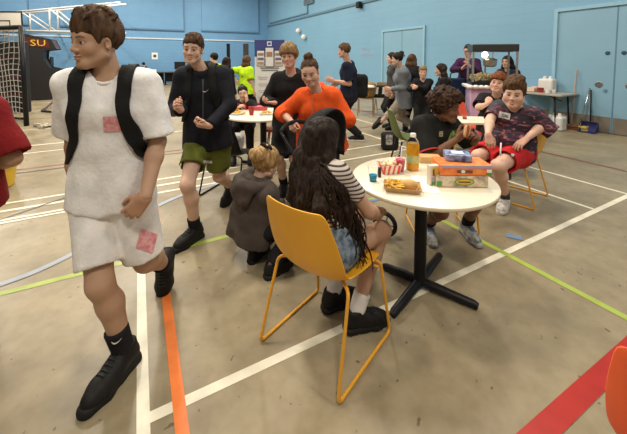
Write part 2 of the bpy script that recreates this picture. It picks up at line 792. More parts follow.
BLUE = (0.155, 0.345, 0.575)
BLUE2 = (0.20, 0.40, 0.56)
M_BACK = block_wall('blue_painted_brick', BLUE, sub(BLUE, 0.96), sub(BLUE, 0.85), 0, 0.45, 0.22)
M_RIGHT = block_wall('blue_painted_block', BLUE2, sub(BLUE2, 0.97), sub(BLUE2, 0.88), 1, 1.35, 0.225, 0.35)
M_PANEL = plain('blue_board', sub(BLUE, 0.95), 0.6, scale=2)
M_PANEL2 = plain('blue_board_side', sub(BLUE2, 0.96), 0.6, scale=2)
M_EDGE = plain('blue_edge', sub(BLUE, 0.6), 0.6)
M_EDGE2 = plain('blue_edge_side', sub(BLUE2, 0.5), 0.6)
M_STRIP = plain('pale_strip', (0.62, 0.72, 0.78), 0.5)
M_DOOR = plain('blue_door_paint', (0.215, 0.395, 0.52), 0.42, scale=2)
M_FRAME = plain('blue_frame_paint', (0.26, 0.47, 0.60), 0.45)
M_KICK = plain('kick_plate', (0.27, 0.235, 0.185), 0.4, 0.3, var=0.75, scale=4)
M_STEEL = plain('dull_steel', (0.23, 0.23, 0.22), 0.4, 0.8)

# floor: worn beige sports vinyl with scuffs
M_FLOOR = material('sports_vinyl', (0.4, 0.34, 0.26), 0.4)
t, N, L, b = nodes(M_FLOOR)
tc = N.new('ShaderNodeTexCoord')


def noise_ramp(scale, detail, lo, hi, c1, c2, rough=0.55):
    n = N.new('ShaderNodeTexNoise')
    n.inputs['Scale'].default_value = scale
    n.inputs['Detail'].default_value = detail
    n.inputs['Roughness'].default_value = rough
    L.new(tc.outputs['Object'], n.inputs['Vector'])
    r = N.new('ShaderNodeValToRGB')
    r.color_ramp.elements[0].position, r.color_ramp.elements[1].position = lo, hi
    r.color_ramp.elements[0].color, r.color_ramp.elements[1].color = (*c1, 1), (*c2, 1)
    L.new(n.outputs['Fac'], r.inputs[0])
    return r


def mul(a, b_, fac=1.0, mode='MULTIPLY'):
    m = N.new('ShaderNodeMixRGB')
    m.blend_type = mode
    m.inputs[0].default_value = fac
    L.new(a.outputs[0], m.inputs[1])
    L.new(b_.outputs[0], m.inputs[2])
    return m


base = noise_ramp(0.7, 5, 0.3, 0.7, (0.27, 0.222, 0.138), (0.345, 0.288, 0.184))
fine = noise_ramp(14, 6, 0.3, 0.62, (0.84, 0.82, 0.79), (1, 1, 1))
spot = noise_ramp(23, 2, 0.245, 0.285, (0.5, 0.46, 0.42), (1, 1, 1), 0.4)
big = noise_ramp(1.9, 3, 0.35, 0.5, (0.84, 0.84, 0.84), (1, 1, 1))
o1 = mul(mul(mul(base, fine), spot), big)
L.new(o1.outputs[0], b.inputs['Base Color'])
rr = noise_ramp(2.5, 4, 0.3, 0.7, (0.30, 0.30, 0.30), (0.46, 0.46, 0.46))
L.new(rr.outputs[0], b.inputs['Roughness'])
b.inputs['Specular IOR Level'].default_value = 0.42

structure(wbox('floor', (-11, -5, -0.1), (XW, YB, 0), M_FLOOR))
structure(wbox('wall_back', (-11, YB, -0.1), (XW + 0.3, YB + 0.3, 7.4), M_BACK))
structure(wbox('wall_right', (XW, -5, -0.1), (XW + 0.3, YB, 7.4), M_RIGHT))

TRIM = [0]


def trim(lo, hi, mat):
    TRIM[0] += 1
    return structure(wbox('trim_%d' % TRIM[0], lo, hi, mat))


# boards and rails on the back wall
for x0, x1, z0 in ((-8.6, -5.05, 3.36), (-3.7, -0.15 + 2.75, 3.36), (3.72, 7.55, 3.4)):
    trim((x0, YB - 0.07, z0), (x1, YB, 6.9), M_PANEL)
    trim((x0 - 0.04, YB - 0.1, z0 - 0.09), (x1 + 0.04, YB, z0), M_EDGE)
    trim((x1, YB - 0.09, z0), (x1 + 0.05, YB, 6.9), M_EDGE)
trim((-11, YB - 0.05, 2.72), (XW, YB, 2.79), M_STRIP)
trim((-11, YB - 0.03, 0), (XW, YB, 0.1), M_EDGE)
# boards and ledge on the right wall
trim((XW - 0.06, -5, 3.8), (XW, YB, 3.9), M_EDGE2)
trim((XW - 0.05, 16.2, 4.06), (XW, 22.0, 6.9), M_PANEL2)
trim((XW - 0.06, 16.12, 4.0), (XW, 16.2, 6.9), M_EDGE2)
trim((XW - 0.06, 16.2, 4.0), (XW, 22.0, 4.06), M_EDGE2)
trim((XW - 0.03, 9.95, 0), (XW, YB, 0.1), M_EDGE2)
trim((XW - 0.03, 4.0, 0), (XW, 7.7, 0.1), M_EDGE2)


def hall_door(name, y0, y1, h, leaves, kick=True):
    """a flush door in the right wall with its frame"""
    f = 0.075
    d = wbox(name, (XW - 0.025, y0 + f, 0.012), (XW + 0.05, y1 - f, h - f), M_DOOR)
    structure(d)
    for lo, hi in (((XW - 0.06, y0, 0), (XW + 0.05, y0 + f, h)), ((XW - 0.06, y1 - f, 0), (XW + 0.05, y1, h)), ((XW - 0.06, y0 + f, h - f), (XW + 0.05, y1 - f, h))):
        wbox('frame', lo, hi, M_FRAME, d)
    step = (y1 - y0 - 2 * f) / leaves
    for k in range(1, leaves):
        ym = y0 + f + step * k
        wbox('gap', (XW - 0.028, ym - 0.012, 0.01), (XW - 0.02, ym + 0.012, h - f), M_EDGE2, d)
        for s in (-1, 1):
            mb = MB()
            mb.lathe((0, 0, 0), [(0.04, 0), (0.04, 0.008), (0.02, 0.012)], 20, axis=(-1, 0, 0))
            emit('round_sign', np.array(mb.v) + (XW - 0.026, ym + s * 0.125, 1.62), mb.f, plain('sign_blue', (0.02, 0.06, 0.12), 0.4), d, world=True)
            mb = MB()
            mb.lathe((0, 0, 0), [(0.065, 0), (0.065, 0.006), (0.052, 0.012), (0.047, 0.004), (0.02, 0.004)], 20, axis=(-1, 0, 0))
            emit('pull_ring', np.array(mb.v) + (XW - 0.026, ym + s * 0.24, 0.98), mb.f, M_STEEL, d, world=True)
            if s > 0:
                mb = MB()
                mb.lathe((0, 0, 0), [(0.035, 0), (0.03, 0.014)], 16, axis=(-1, 0, 0))
                emit('lock', np.array(mb.v) + (XW - 0.026, ym + 0.13, 0.86), mb.f, M_EDGE2, d, world=True)
    if kick:
        for k in range(leaves):
            wbox('kick_plate', (XW - 0.03, y0 + f + step * k + 0.02, 0.015), (XW - 0.02, y0 + f + step * (k + 1) - 0.02, 0.33), M_KICK, d)
    return d


hall_door('door_1', 1.76, 3.97, 2.62, 2)
hall_door('door_2', 7.73, 9.87, 2.6, 2)
trim((XW - 0.02, 3.98, 0), (XW, 5.6, 0.33), M_KICK)

# ------------------------------------------------------------------ court markings painted on the floor
LINES = {'white': (0.80, 0.76, 0.60), 'orange': (0.84, 0.215, 0.045), 'lime': (0.36, 0.46, 0.075), 'red': (0.42, 0.020, 0.012),
         'pale': (0.36, 0.40, 0.46), 'dark': (0.10, 0.085, 0.07), 'brown': (0.24, 0.075, 0.05), 'sky': (0.17, 0.27, 0.42)}
LM = {}
for k_, c_ in LINES.items():
    LM[k_] = mottle(material('line_paint_' + k_, c_, 0.4), sub(c_, 0.82), c_, 9, 5, 0.3, 0.55)
LIFT = [0.0012]


def line(kind, pts, w):
    """one painted stripe through hall points"""
    TRIM[0] += 1
    LIFT[0] += 0.00012
    pts = [np.array([*p[:2], LIFT[0]]) for p in pts]
    vs, fs = [], []
    for i, p in enumerate(pts):
        tdir = unit(pts[min(i + 1, len(pts) - 1)] - pts[max(i - 1, 0)])
        n = V(-tdir[1], tdir[0], 0) * w / 2
        vs += [p + n, p - n]
    for i in range(len(pts) - 1):
        fs.append((2 * i, 2 * i + 1, 2 * i + 3, 2 * i + 2))
    structure(emit('trim_%d' % TRIM[0], vs, fs, LM[kind], world=True))


def gw(px, py):
    return W(G(px, py))


def cross(kind, px, py, x0, x1, w=0.05):
    y = gw(px, py)[1]
    line(kind, [(x0, y), (x1, y)], w)


def along(kind, px, py, y0, y1, w=0.05):
    x = gw(px, py)[0]
    line(kind, [(x, y0), (x, y1)], w)


XL = gw(143, 400)[0]
YL = gw(240, 375.8)[1]
line('white', [(XL, -1), (XL, 7.5)], 0.05)
XR1, XR2 = gw(594, 210)[0], gw(627, 194)[0]
line('white', [(XL, YL), (XR2 + 0.3, YL)], 0.05)
along('white', 565, 199.8, YL, 11, 0.04)
along('white', 580, 181, YL, 11, 0.04)
along('orange', 175, 370, -1, 6.5, 0.052)
cross('lime', 220, 238, -4, gw(565, 285)[0], 0.05)
along('lime', 568, 287, -1, gw(220, 238)[1], 0.05)
along('brown', 590, 163, -1, 14, 0.06)
along('brown', 367, 112.5, 4.5, 14, 0.06)
cross('brown', 360, 128, -2, 8.2, 0.05)
cross('white', 368, 146.5, -3, 8.2, 0.04)
cross('white', 375, 155, -3, 5.2, 0.04)
cross('white', 172, 132, -9, 2, 0.05)
cross('white', 45, 151.5, -9, 0.2, 0.04)
cross('dark', 45, 170, -9, 0.6, 0.04)
cross('white', 175, 183, -9, 1.2, 0.05)
cross('white', 40, 216.5, -9, 0.0, 0.035)
cross('dark', 170, 110, -9, 6, 0.05)
cross('dark', 175, 101, -9, 6, 0.05)
cross('white', 180, 118, -9, 6, 0.04)
cross('white', 180, 96, -9, 6, 0.05)
line('dark', [gw(0, 220), gw(69, 196.5)], 0.03)
arc_pts = [gw(0, 285), gw(35, 272), gw(70, 255.5), gw(115, 232), gw(158, 206), gw(190, 192.5), gw(230, 180)]
line('pale', spline(arc_pts), 0.055)
line('sky', spline([gw(506, 235), gw(514, 237), gw(522, 238.5)]), 0.07)
line('sky', spline([gw(360, 205), gw(375, 200), gw(390, 199)]), 0.05)
rdir = unit(gw(618.5, 360) - gw(539.5, 434))
line('red', [gw(539.5, 434) - rdir * 1.2, gw(618.5, 360) + rdir * 1.5], 0.085)
# ------------------------------------------------------------------ furniture and fittings
def FR(az):
    """right, forward, up of a heading"""
    return V(math.cos(R(az)), -math.sin(R(az)), 0), azv(az), V(0, 0, 1)


def shell_chair(name, label, base, az, mat, fmat, group=None, legs='sled', scale=1.0):
    base = np.asarray(base, float)
    t = thing(name, label, 'chair', base, group)
    r, f, u = FR(az)
    P = lambda x, y, z: base + (r * x + f * y + u * z) * scale
    prof = [(0.235, 0.425, 0.185, 0.0), (0.215, 0.443, 0.205, 0.004), (0.15, 0.45, 0.22, 0.012), (0.04, 0.443, 0.228, 0.022), (-0.06, 0.438, 0.232, 0.032),
            (-0.13, 0.446, 0.236, 0.045), (-0.18, 0.475, 0.24, 0.055), (-0.212, 0.53, 0.243, 0.055), (-0.232, 0.60, 0.24, 0.05), (-0.25, 0.68, 0.23, 0.042),
            (-0.268, 0.76, 0.212, 0.034), (-0.279, 0.81, 0.19, 0.028), (-0.283, 0.83, 0.165, 0.024)]
    rows = []
    for i, (y, z, hw, curl) in enumerate(prof):
        a, c = prof[max(i - 1, 0)], prof[min(i + 1, len(prof) - 1)]
        ty, tz = c[0] - a[0], c[1] - a[1]
        l = math.hypot(ty, tz)
        ny, nz = tz / l, -ty / l          # towards the sitter
        row = []
        for j in range(13):
            s = -1 + 2 * j / 12
            lift = curl * abs(s) ** 2.4
            row.append(P(hw * s * (1 - 0.06 * abs(s) ** 4 * (curl > 0.03)), y + ny * lift, z + nz * lift))
        rows.append(row)
    sh = MB().sheet(rows, 0.009 * scale).build('seat_shell', mat, t, smooth=True, auto=50)
    sb = sh.modifiers.new('smooth', 'SUBSURF')
    sb.levels = sb.render_levels = 1
    if legs == 'sled':
        for s in (-1, 1):
            path = [P(s * 0.12, -0.05, 0.428), P(s * 0.225, -0.13, 0.438), P(s * 0.25, -0.25, 0.009), P(s * 0.25, 0.25, 0.009), P(s * 0.218, 0.19, 0.425), P(s * 0.12, 0.12, 0.43)]
            MB().tube(fillet(path, 0.035), 0.0085 * scale, 10).build('sled_leg', fmat, t, smooth=True)
        MB().tube([P(-0.218, 0.17, 0.40), P(0.218, 0.17, 0.40)], 0.007 * scale, 8).build('crossbar', fmat, t, smooth=True)
    else:
        for s in (-1, 1):
            for q in (-1, 1):
                MB().tube([P(s * 0.14, q * 0.13, 0.435), P(s * 0.21, q * 0.22, 0.008)], 0.011 * scale, 8).build('leg', fmat, t, smooth=True)
    return t


shell_chair('shell_chair', 'yellow plastic chair carrying the girl in the striped top', V(0.068, 1.665, 0), 39, YELLOW, YELMETAL, 'yellow sled chairs')
shell_chair('shell_chair', 'yellow plastic chair under the boy in red shorts', V(2.21, 3.49, 0), 318, YELLOW, YELMETAL, 'yellow sled chairs')
shell_chair('shell_chair', 'yellow chair half hidden beneath the curly haired boy behind the table', V(1.12, 2.80, 0), 182, YELLOW, YELMETAL, 'yellow sled chairs', scale=0.96)
shell_chair('shell_chair', 'olive green plastic chair seen from the side behind the juice bottle', V(1.27, 4.25, 0), 92, GREEN, BLKMETAL, legs='four', scale=1.02)
shell_chair('shell_chair', 'red plastic chair back behind the curly haired boy', V(2.30, 5.1, 0), 175, REDP, BLKMETAL, legs='four', scale=1.05)
shell_chair('shell_chair', 'orange red plastic chair cut off by the right edge of the frame', V(1.036, 0.693, 0), 62, ORANGEP, BLKMETAL, legs='four')

# the round table in front
TC = V(0.70, 2.06, 0)
rt_ = thing('round_table', 'round cream cafe table on a black cross base, snacks on top', 'table', TC)
MB().lathe(TC, [(0.40, 0.712), (0.437, 0.714), (0.443, 0.72), (0.445, 0.728), (0.443, 0.736), (0.437, 0.74)], 64).build('tabletop', CREAM, rt_, smooth=True, auto=40)
MB().lathe(TC, [(0.043, 0.045), (0.043, 0.05), (0.039, 0.06), (0.039, 0.69), (0.12, 0.70), (0.12, 0.711)], 24).build('column', BLKMETAL, rt_, smooth=True, auto=40)
for ex, ey in ((0.985, 1.86), (0.455, 1.795), (0.955, 2.371), (0.50, 2.24)):
    e = V(ex, ey, 0)
    d_ = unit(e - TC)
    mb = MB()
    mb.tube([TC + V(0, 0, 0.04) - d_ * 0.02, TC + d_ * 0.1 + V(0, 0, 0.038), e + V(0, 0, 0.026) - d_ * 0.02, e + V(0, 0, 0.02)], [0.03, 0.029, 0.025, 0.02], 10)
    mb.build('leg', BLKMETAL, rt_, smooth=True, auto=60)

TZ = 0.741


def at_table(px, py):
    return G(px, py, TZ)


def cup(label, base, h, r0, r1, liquid, fill, group='drinks on the round table', name='plastic_cup', mat=None):
    t = thing(name, label, 'cup', base, group)
    MB().lathe(base, [(r0, 0), (r1, h), (r1 + 0.002, h), (r1 - 0.001, h - 0.002), (r0 - 0.002, 0.003)], 20).build('cup_wall', mat or CLEAR, t, smooth=True, auto=40)
    if fill:
        rf = r0 + (r1 - r0) * fill
        MB().lathe(base, [(r0 - 0.003, 0.004), (rf - 0.003, h * fill), (0.001, h * fill)], 20).build('drink', liquid, t, smooth=True, auto=40)
    return t


D_BLUE = plain('blue_slush', (0.02, 0.33, 0.62), 0.25)
D_PINK = plain('pink_slush', (0.75, 0.10, 0.16), 0.25)
D_DARK = plain('cola', (0.05, 0.012, 0.01), 0.2)
D_RED = plain('red_squash', (0.42, 0.02, 0.02), 0.25)
D_ORANGE = plain('orange_juice', (0.86, 0.40, 0.01), 0.25)
cup('clear cup of bright blue drink at the left of the table', at_table(373, 181), 0.098, 0.024, 0.033, D_BLUE, 0.42)
cup('clear cup of pink red drink left of the juice bottle', at_table(400, 171), 0.105, 0.026, 0.035, D_PINK, 0.78)
b_ = at_table(379.5, 177)
cup('small dark bottle beside the blue drink', b_, 0.06, 0.011, 0.012, D_DARK, 0.95, name='sauce_bottle', mat=plain('dark_glass', (0.03, 0.01, 0.01), 0.2))
cup('short clear tumbler behind the orange snack boxes', at_table(450, 161), 0.05, 0.03, 0.036, None, 0)

# straw in the pink drink
b_ = at_table(400, 171)
tag(MB().tube([b_ + V(0.0, 0, 0.02), b_ + V(0.012, 0.01, 0.17)], 0.003, 8).build('drinking_straw', WHITEP, smooth=True), 'white straw standing in the pink red drink', 'straw')

# juice bottle
b_ = at_table(412.5, 169.5)
jb = thing('juice_bottle', 'clear plastic bottle of orange juice standing on the table', 'bottle', b_)
MB().lathe(b_, [(0.036, 0), (0.042, 0.006), (0.043, 0.03), (0.041, 0.05), (0.043, 0.07), (0.043, 0.165), (0.037, 0.195), (0.021, 0.222), (0.017, 0.23), (0.017, 0.24)], 28).build('bottle_wall', CLEAR, jb, smooth=True, auto=50)
MB().lathe(b_, [(0.034, 0.003), (0.040, 0.008), (0.041, 0.03), (0.039, 0.05), (0.041, 0.07), (0.041, 0.166), (0.034, 0.186), (0.001, 0.186)], 28).build('juice', D_ORANGE, jb, smooth=True, auto=50)
MB().lathe(b_, [(0.0438, 0.055), (0.0438, 0.105)], 28).build('bottle_label', mottle(material('juice_label', (0.5, 0.5, 0.2), 0.5), (0.62, 0.5, 0.16), (0.25, 0.42, 0.2), 40), jb, smooth=True, auto=50)
MB().lathe(b_, [(0.0195, 0.228), (0.0195, 0.25), (0.017, 0.253)], 20).build('bottle_cap', WHITEP, jb, smooth=True, auto=40)


def tray(base, az, L_, W_, h, flare=0.02):
    """open card tray"""
    r, f, u = FR(az)
    lo = [base + f * a * L_ + r * b * W_ for a, b in ((-1, -1), (1, -1), (1, 1), (-1, 1))]
    hi = [base + f * a * (L_ + flare) + r * b * (W_ + flare) + u * h for a, b in ((-1, -1), (1, -1), (1, 1), (-1, 1))]
    mb = MB()
    t_ = 0.0025
    mb.prism(lo, u * t_)
    for i in range(4):
        j = (i + 1) % 4
        inn = unit(np.mean(lo, 0) - (lo[i] + lo[j]) / 2) * t_
        mb.prism([lo[i], lo[j], hi[j], hi[i]], inn)
    return mb


def food_bun(mb, c, az, L_, r, squash=0.8):
    rr, f, u = FR(az)
    pts = [c + f * L_ * s for s in np.linspace(-1, 1, 9)]
    rad = [r * math.sqrt(max(0.05, 1 - (abs(s) ** 3) * 0.9)) for s in np.linspace(-1, 1, 9)]
    mb.tube(pts, rad, 12)


BUN = plain('bread_bun', (0.72, 0.42, 0.13), 0.6, var=0.75, scale=30)
CHIPS = plain('potato_chips', (0.86, 0.52, 0.07), 0.6, var=0.8, scale=60)
SAUS = plain('sausage', (0.35, 0.08, 0.03), 0.4)
b_ = at_table(402, 190)
ft = thing('food_tray', 'brown card tray of chips and a bread roll near the table edge', 'food tray', b_)
tray(b_, 103, 0.085, 0.05, 0.032).build('card_tray', CARD, ft)
mb = MB()
r_, f_, u_ = FR(103)
food_bun(mb, b_ + f_ * 0.035 + u_ * 0.034, 103, 0.052, 0.030)
mb.build('bread_roll', BUN, ft, smooth=True, auto=60)
mb = MB()
rng = random.Random(4)
for i in range(46):
    c = b_ - f_ * 0.045 + f_ * rng.uniform(-0.038, 0.04) + r_ * rng.uniform(-0.042, 0.042) + u_ * (0.012 + rng.uniform(0, 0.034))
    d_ = unit(V(rng.uniform(-1, 1), rng.uniform(-1, 1), rng.uniform(-0.35, 0.35)))
    mb.tube([c - d_ * 0.022, c + d_ * 0.022], 0.0055, 4)
ch = mb.build('chips', CHIPS, ft)
ch['kind'] = 'stuff'

# striped card carton lying by the drinks
RWS = material('carton_stripe', (0.8, 0.2, 0.15), 0.7)
t, N, L, b = nodes(RWS)
tc = N.new('ShaderNodeTexCoord')
wv = N.new('ShaderNodeTexWave')
wv.inputs['Scale'].default_value = 9
wv.inputs['Distortion'].default_value = 3.5
L.new(tc.outputs['Object'], wv.inputs['Vector'])
rp = N.new('ShaderNodeValToRGB')
rp.color_ramp.interpolation = 'CONSTANT'
rp.color_ramp.elements[0].color = (0.72, 0.09, 0.06, 1)
rp.color_ramp.elements[1].color = (0.85, 0.74, 0.62, 1)
rp.color_ramp.elements[1].position = 0.42
L.new(wv.outputs['Fac'], rp.inputs[0])
L.new(rp.outputs[0], b.inputs['Base Color'])
b_ = at_table(389, 172)
cb = thing('striped_carton', 'red and white striped snack carton between blue and pink drinks', 'carton', b_)
tray(b_, 80, 0.055, 0.045, 0.06, 0.012).build('carton_wall', RWS, cb)
mb = MB()
for i in range(40):
    mb.ball(b_ + V(rng.uniform(-0.045, 0.045), rng.uniform(-0.035, 0.035), 0.03 + rng.uniform(0, 0.032)), rng.uniform(0.009, 0.014), 7, 5)
pc = mb.build('popcorn', plain('popcorn', (0.86, 0.74, 0.48), 0.8), cb, smooth=True)
pc['kind'] = 'stuff'

# sheet of paper and the pile of snack packets
b_ = at_table(424, 186)
r_, f_, u_ = FR(8)
tag(MB().prism([b_ + r_ * a + f_ * c for a, c in ((-0.06, -0.10), (0.075, -0.10), (0.085, 0.17), (-0.05, 0.17))], u_ * 0.001).build('paper_sheet', PAPER), 'white sheet of paper flat on the table beside the food tray', 'paper')


def packet(name, label, c, az, half, mat, extra=(), group='snack packets piled on the round table'):
    t = thing(name, label, 'snack box', V(c[0], c[1], c[2] - half[2]), group)
    mb = MB().box(c, half, az)
    mb.build('carton', mat, t, bevel=min(0.006, half[2] * 0.4))
    r, f, u = FR(az)
    for nm, kind, off, size, m in extra:
        p = np.asarray(c, float) + r * off[0] + f * off[1] + u * off[2]
        q = MB()
        if kind == 'oval':
            q.lathe((0, 0, 0), [(1, 0), (1, 1), (0.92, 1.01)], 24)
            vs = [p + r * v[0] * size[0] + u * v[1] * size[1] - f * (v[2] * 0.0015) for v in q.v]
            q.v = vs
        elif kind == 'top':
            q.box(p, (size[0], size[1], 0.001), az)
        else:
            q.box(p, (size[0], 0.001, size[1]), az)
        q.build(nm, m, t)
    return t


KRAFT = plain('bun_pack', (0.70, 0.42, 0.17), 0.5, var=0.8, scale=20)
ORB = mottle(material('orange_wrapper', (0.8, 0.2, 0.04), 0.4), (0.80, 0.16, 0.03), (0.86, 0.32, 0.08), 26)
PHOTO = mottle(material('pastry_print', (0.5, 0.35, 0.2), 0.5), (0.30, 0.24, 0.18), (0.74, 0.62, 0.44), 22, 4, 0.35, 0.6)
LAV = plain('lavender_print', (0.42, 0.36, 0.52), 0.5)
BLUEBOX = mottle(material('blue_wrapper', (0.1, 0.1, 0.3), 0.35), (0.03, 0.05, 0.18), (0.32, 0.40, 0.62), 28, 3, 0.35, 0.65)
GRN = plain('green_print', (0.10, 0.32, 0.05), 0.5)
DKBROWN = plain('brown_print', (0.16, 0.07, 0.03), 0.5)
GOLD = plain('gold_print', (0.72, 0.46, 0.06), 0.5)
p0 = at_table(462, 187)
azp = 2
packet('cream_pastry_box', 'cream pastry carton with oval badge, bottom of the snack pile', p0 + V(0, 0.055, 0.035), azp, (0.152, 0.065, 0.034), PHOTO,
       [('oval_badge', 'oval', (0.01, -0.066, 0.0), (0.058, 0.021), GRN), ('badge_centre', 'oval', (0.01, -0.0675, 0.0), (0.050, 0.015), GOLD), ('badge_band', 'front', (0.01, -0.0695, 0.0), (0.036, 0.004), DKBROWN), ('green_corner', 'front', (-0.135, -0.066, -0.012), (0.015, 0.014), GRN)])
packet('orange_snack_box', 'wide orange snack carton lying on the cream pastry carton', p0 + V(0.022, 0.075, 0.103), azp, (0.15, 0.085, 0.032), ORB,
       [('lavender_band', 'front', (0.0, -0.086, 0.022), (0.146, 0.008), LAV), ('dark_print', 'front', (-0.01, -0.0865, -0.006), (0.045, 0.008), DKBROWN), ('badge_centre', 'oval', (-0.02, -0.087, -0.006), (0.012, 0.009), PAPER), ('green_corner', 'front', (0.132, -0.086, -0.02), (0.014, 0.009), GRN), ('white_corner', 'front', (0.132, -0.086, -0.002), (0.014, 0.009), PAPER)])
packet('blue_snack_tin', 'dark blue patterned packet on top of the orange carton', p0 + V(0.012, 0.105, 0.158), 14, (0.075, 0.062, 0.021), BLUEBOX, [('white_panel', 'top', (0.0, 0.0, 0.021), (0.035, 0.03), PAPER)])
packet('upright_pastry_box', 'slim upright packet with pastry picture at left of the snack pile', p0 + V(-0.158, 0.04, 0.062), -14, (0.033, 0.02, 0.061), plain('pale_carton', (0.72, 0.62, 0.48), 0.5), [('pastry_picture', 'oval', (0.002, -0.0205, 0.022), (0.024, 0.03), GOLD), ('dark_print', 'front', (-0.012, -0.0215, 0.02), (0.006, 0.02), DKBROWN), ('green_corner', 'front', (0.0, -0.0205, -0.045), (0.024, 0.01), GRN), ('lavender_band', 'front', (-0.008, -0.0205, -0.02), (0.016, 0.01), LAV)])
packet('bun_packet', 'tan packet of bread rolls behind the juice bottle', at_table(431, 163) + V(0, 0.035, 0.024), 6, (0.075, 0.045, 0.023), KRAFT)
# ------------------------------------------------------------------ people
def ik(a, t, l1, l2, pole):
    a, t = np.asarray(a, float), np.asarray(t, float)
    d = t - a
    L_ = np.linalg.norm(d)
    if L_ > 0.995 * (l1 + l2):
        k = L_ / (0.995 * (l1 + l2))
        l1, l2 = l1 * k, l2 * k
    L_ = max(L_, abs(l1 - l2) + 1e-3)
    u = unit(d)
    x = (l1 * l1 - l2 * l2 + L_ * L_) / (2 * L_)
    h = math.sqrt(max(0, l1 * l1 - x * x))
    p = np.asarray(pole, float)
    p = unit(p - u * (p @ u))
    return a + u * x + p * h


def frame(az, pitch=0.0, roll=0.0):
    f0, r0, z = azv(az), V(math.cos(R(az)), -math.sin(R(az)), 0), V(0, 0, 1)
    p = R(pitch)
    f = f0 * math.cos(p) + z * math.sin(p)
    u = -f0 * math.sin(p) + z * math.cos(p)
    q = R(roll)
    r = r0 * math.cos(q) - u * math.sin(q)
    u = r0 * math.sin(q) + u * math.cos(q)
    return r, f, u


def hand_shape(S, wrist, d, n, side, sc=1.0, curl=0.35, spread=0.12, thumb=0.5):
    d = unit(d)
    n = unit(np.asarray(n, float) - d * (np.asarray(n, float) @ d))
    t = np.cross(n, d) * (-1 if side > 0 else 1)
    w = np.asarray(wrist, float)
    offs = (0.030, 0.0105, -0.0095, -0.028)
    for i, o in enumerate(offs):
        kn = w + (d * (0.088 - 0.006 * (i in (0,)) - 0.012 * (i == 3)) + t * o) * sc
        S.cone(w + (d * 0.002 + t * o * 0.6) * sc, kn, 0.0165 * sc, 0.0115 * sc, 0.014 * sc)
    for i, (o, ln) in enumerate(zip(offs, (0.074, 0.083, 0.077, 0.060))):
        p = w + (d * (0.086 - 0.006 * (i in (0,)) - 0.012 * (i == 3)) + t * o) * sc
        ang = 0.0
        base = unit(d + t * spread * (1.5 - i) * 0.9)
        c = curl * (1 + 0.12 * i)
        rr = 0.0098 if i < 3 else 0.0085
        for j, (q, b) in enumerate(zip((0.46, 0.30, 0.24), (1.15, 1.5, 0.95))):
            ang += c * b
            dd = base * math.cos(ang) + n * math.sin(ang)
            p2 = p + dd * ln * q * sc
            S.cone(p, p2, rr * sc * (1 - 0.1 * j), rr * sc * (0.9 - 0.1 * j), 0.0045 * sc)
            p = p2
    b0 = w + (d * 0.018 + t * 0.020 + n * 0.006) * sc
    b1 = b0 + unit(d * 0.75 + t * 0.72 + n * (0.25 + thumb * 0.5)) * 0.043 * sc
    b2 = b1 + unit(d * 0.95 + t * (0.45 - thumb * 0.7) + n * (0.2 + thumb * 0.6)) * 0.033 * sc
    b3 = b2 + unit(d * 0.95 + t * (0.3 - thumb * 0.9) + n * (0.2 + thumb * 0.6)) * 0.026 * sc
    S.cone(b0, b1, 0.0165 * sc, 0.0115 * sc, 0.012 * sc)
    S.cone(b1, b2, 0.0112 * sc, 0.0098 * sc, 0.005 * sc)
    S.cone(b2, b3, 0.0098 * sc, 0.0080 * sc, 0.005 * sc)


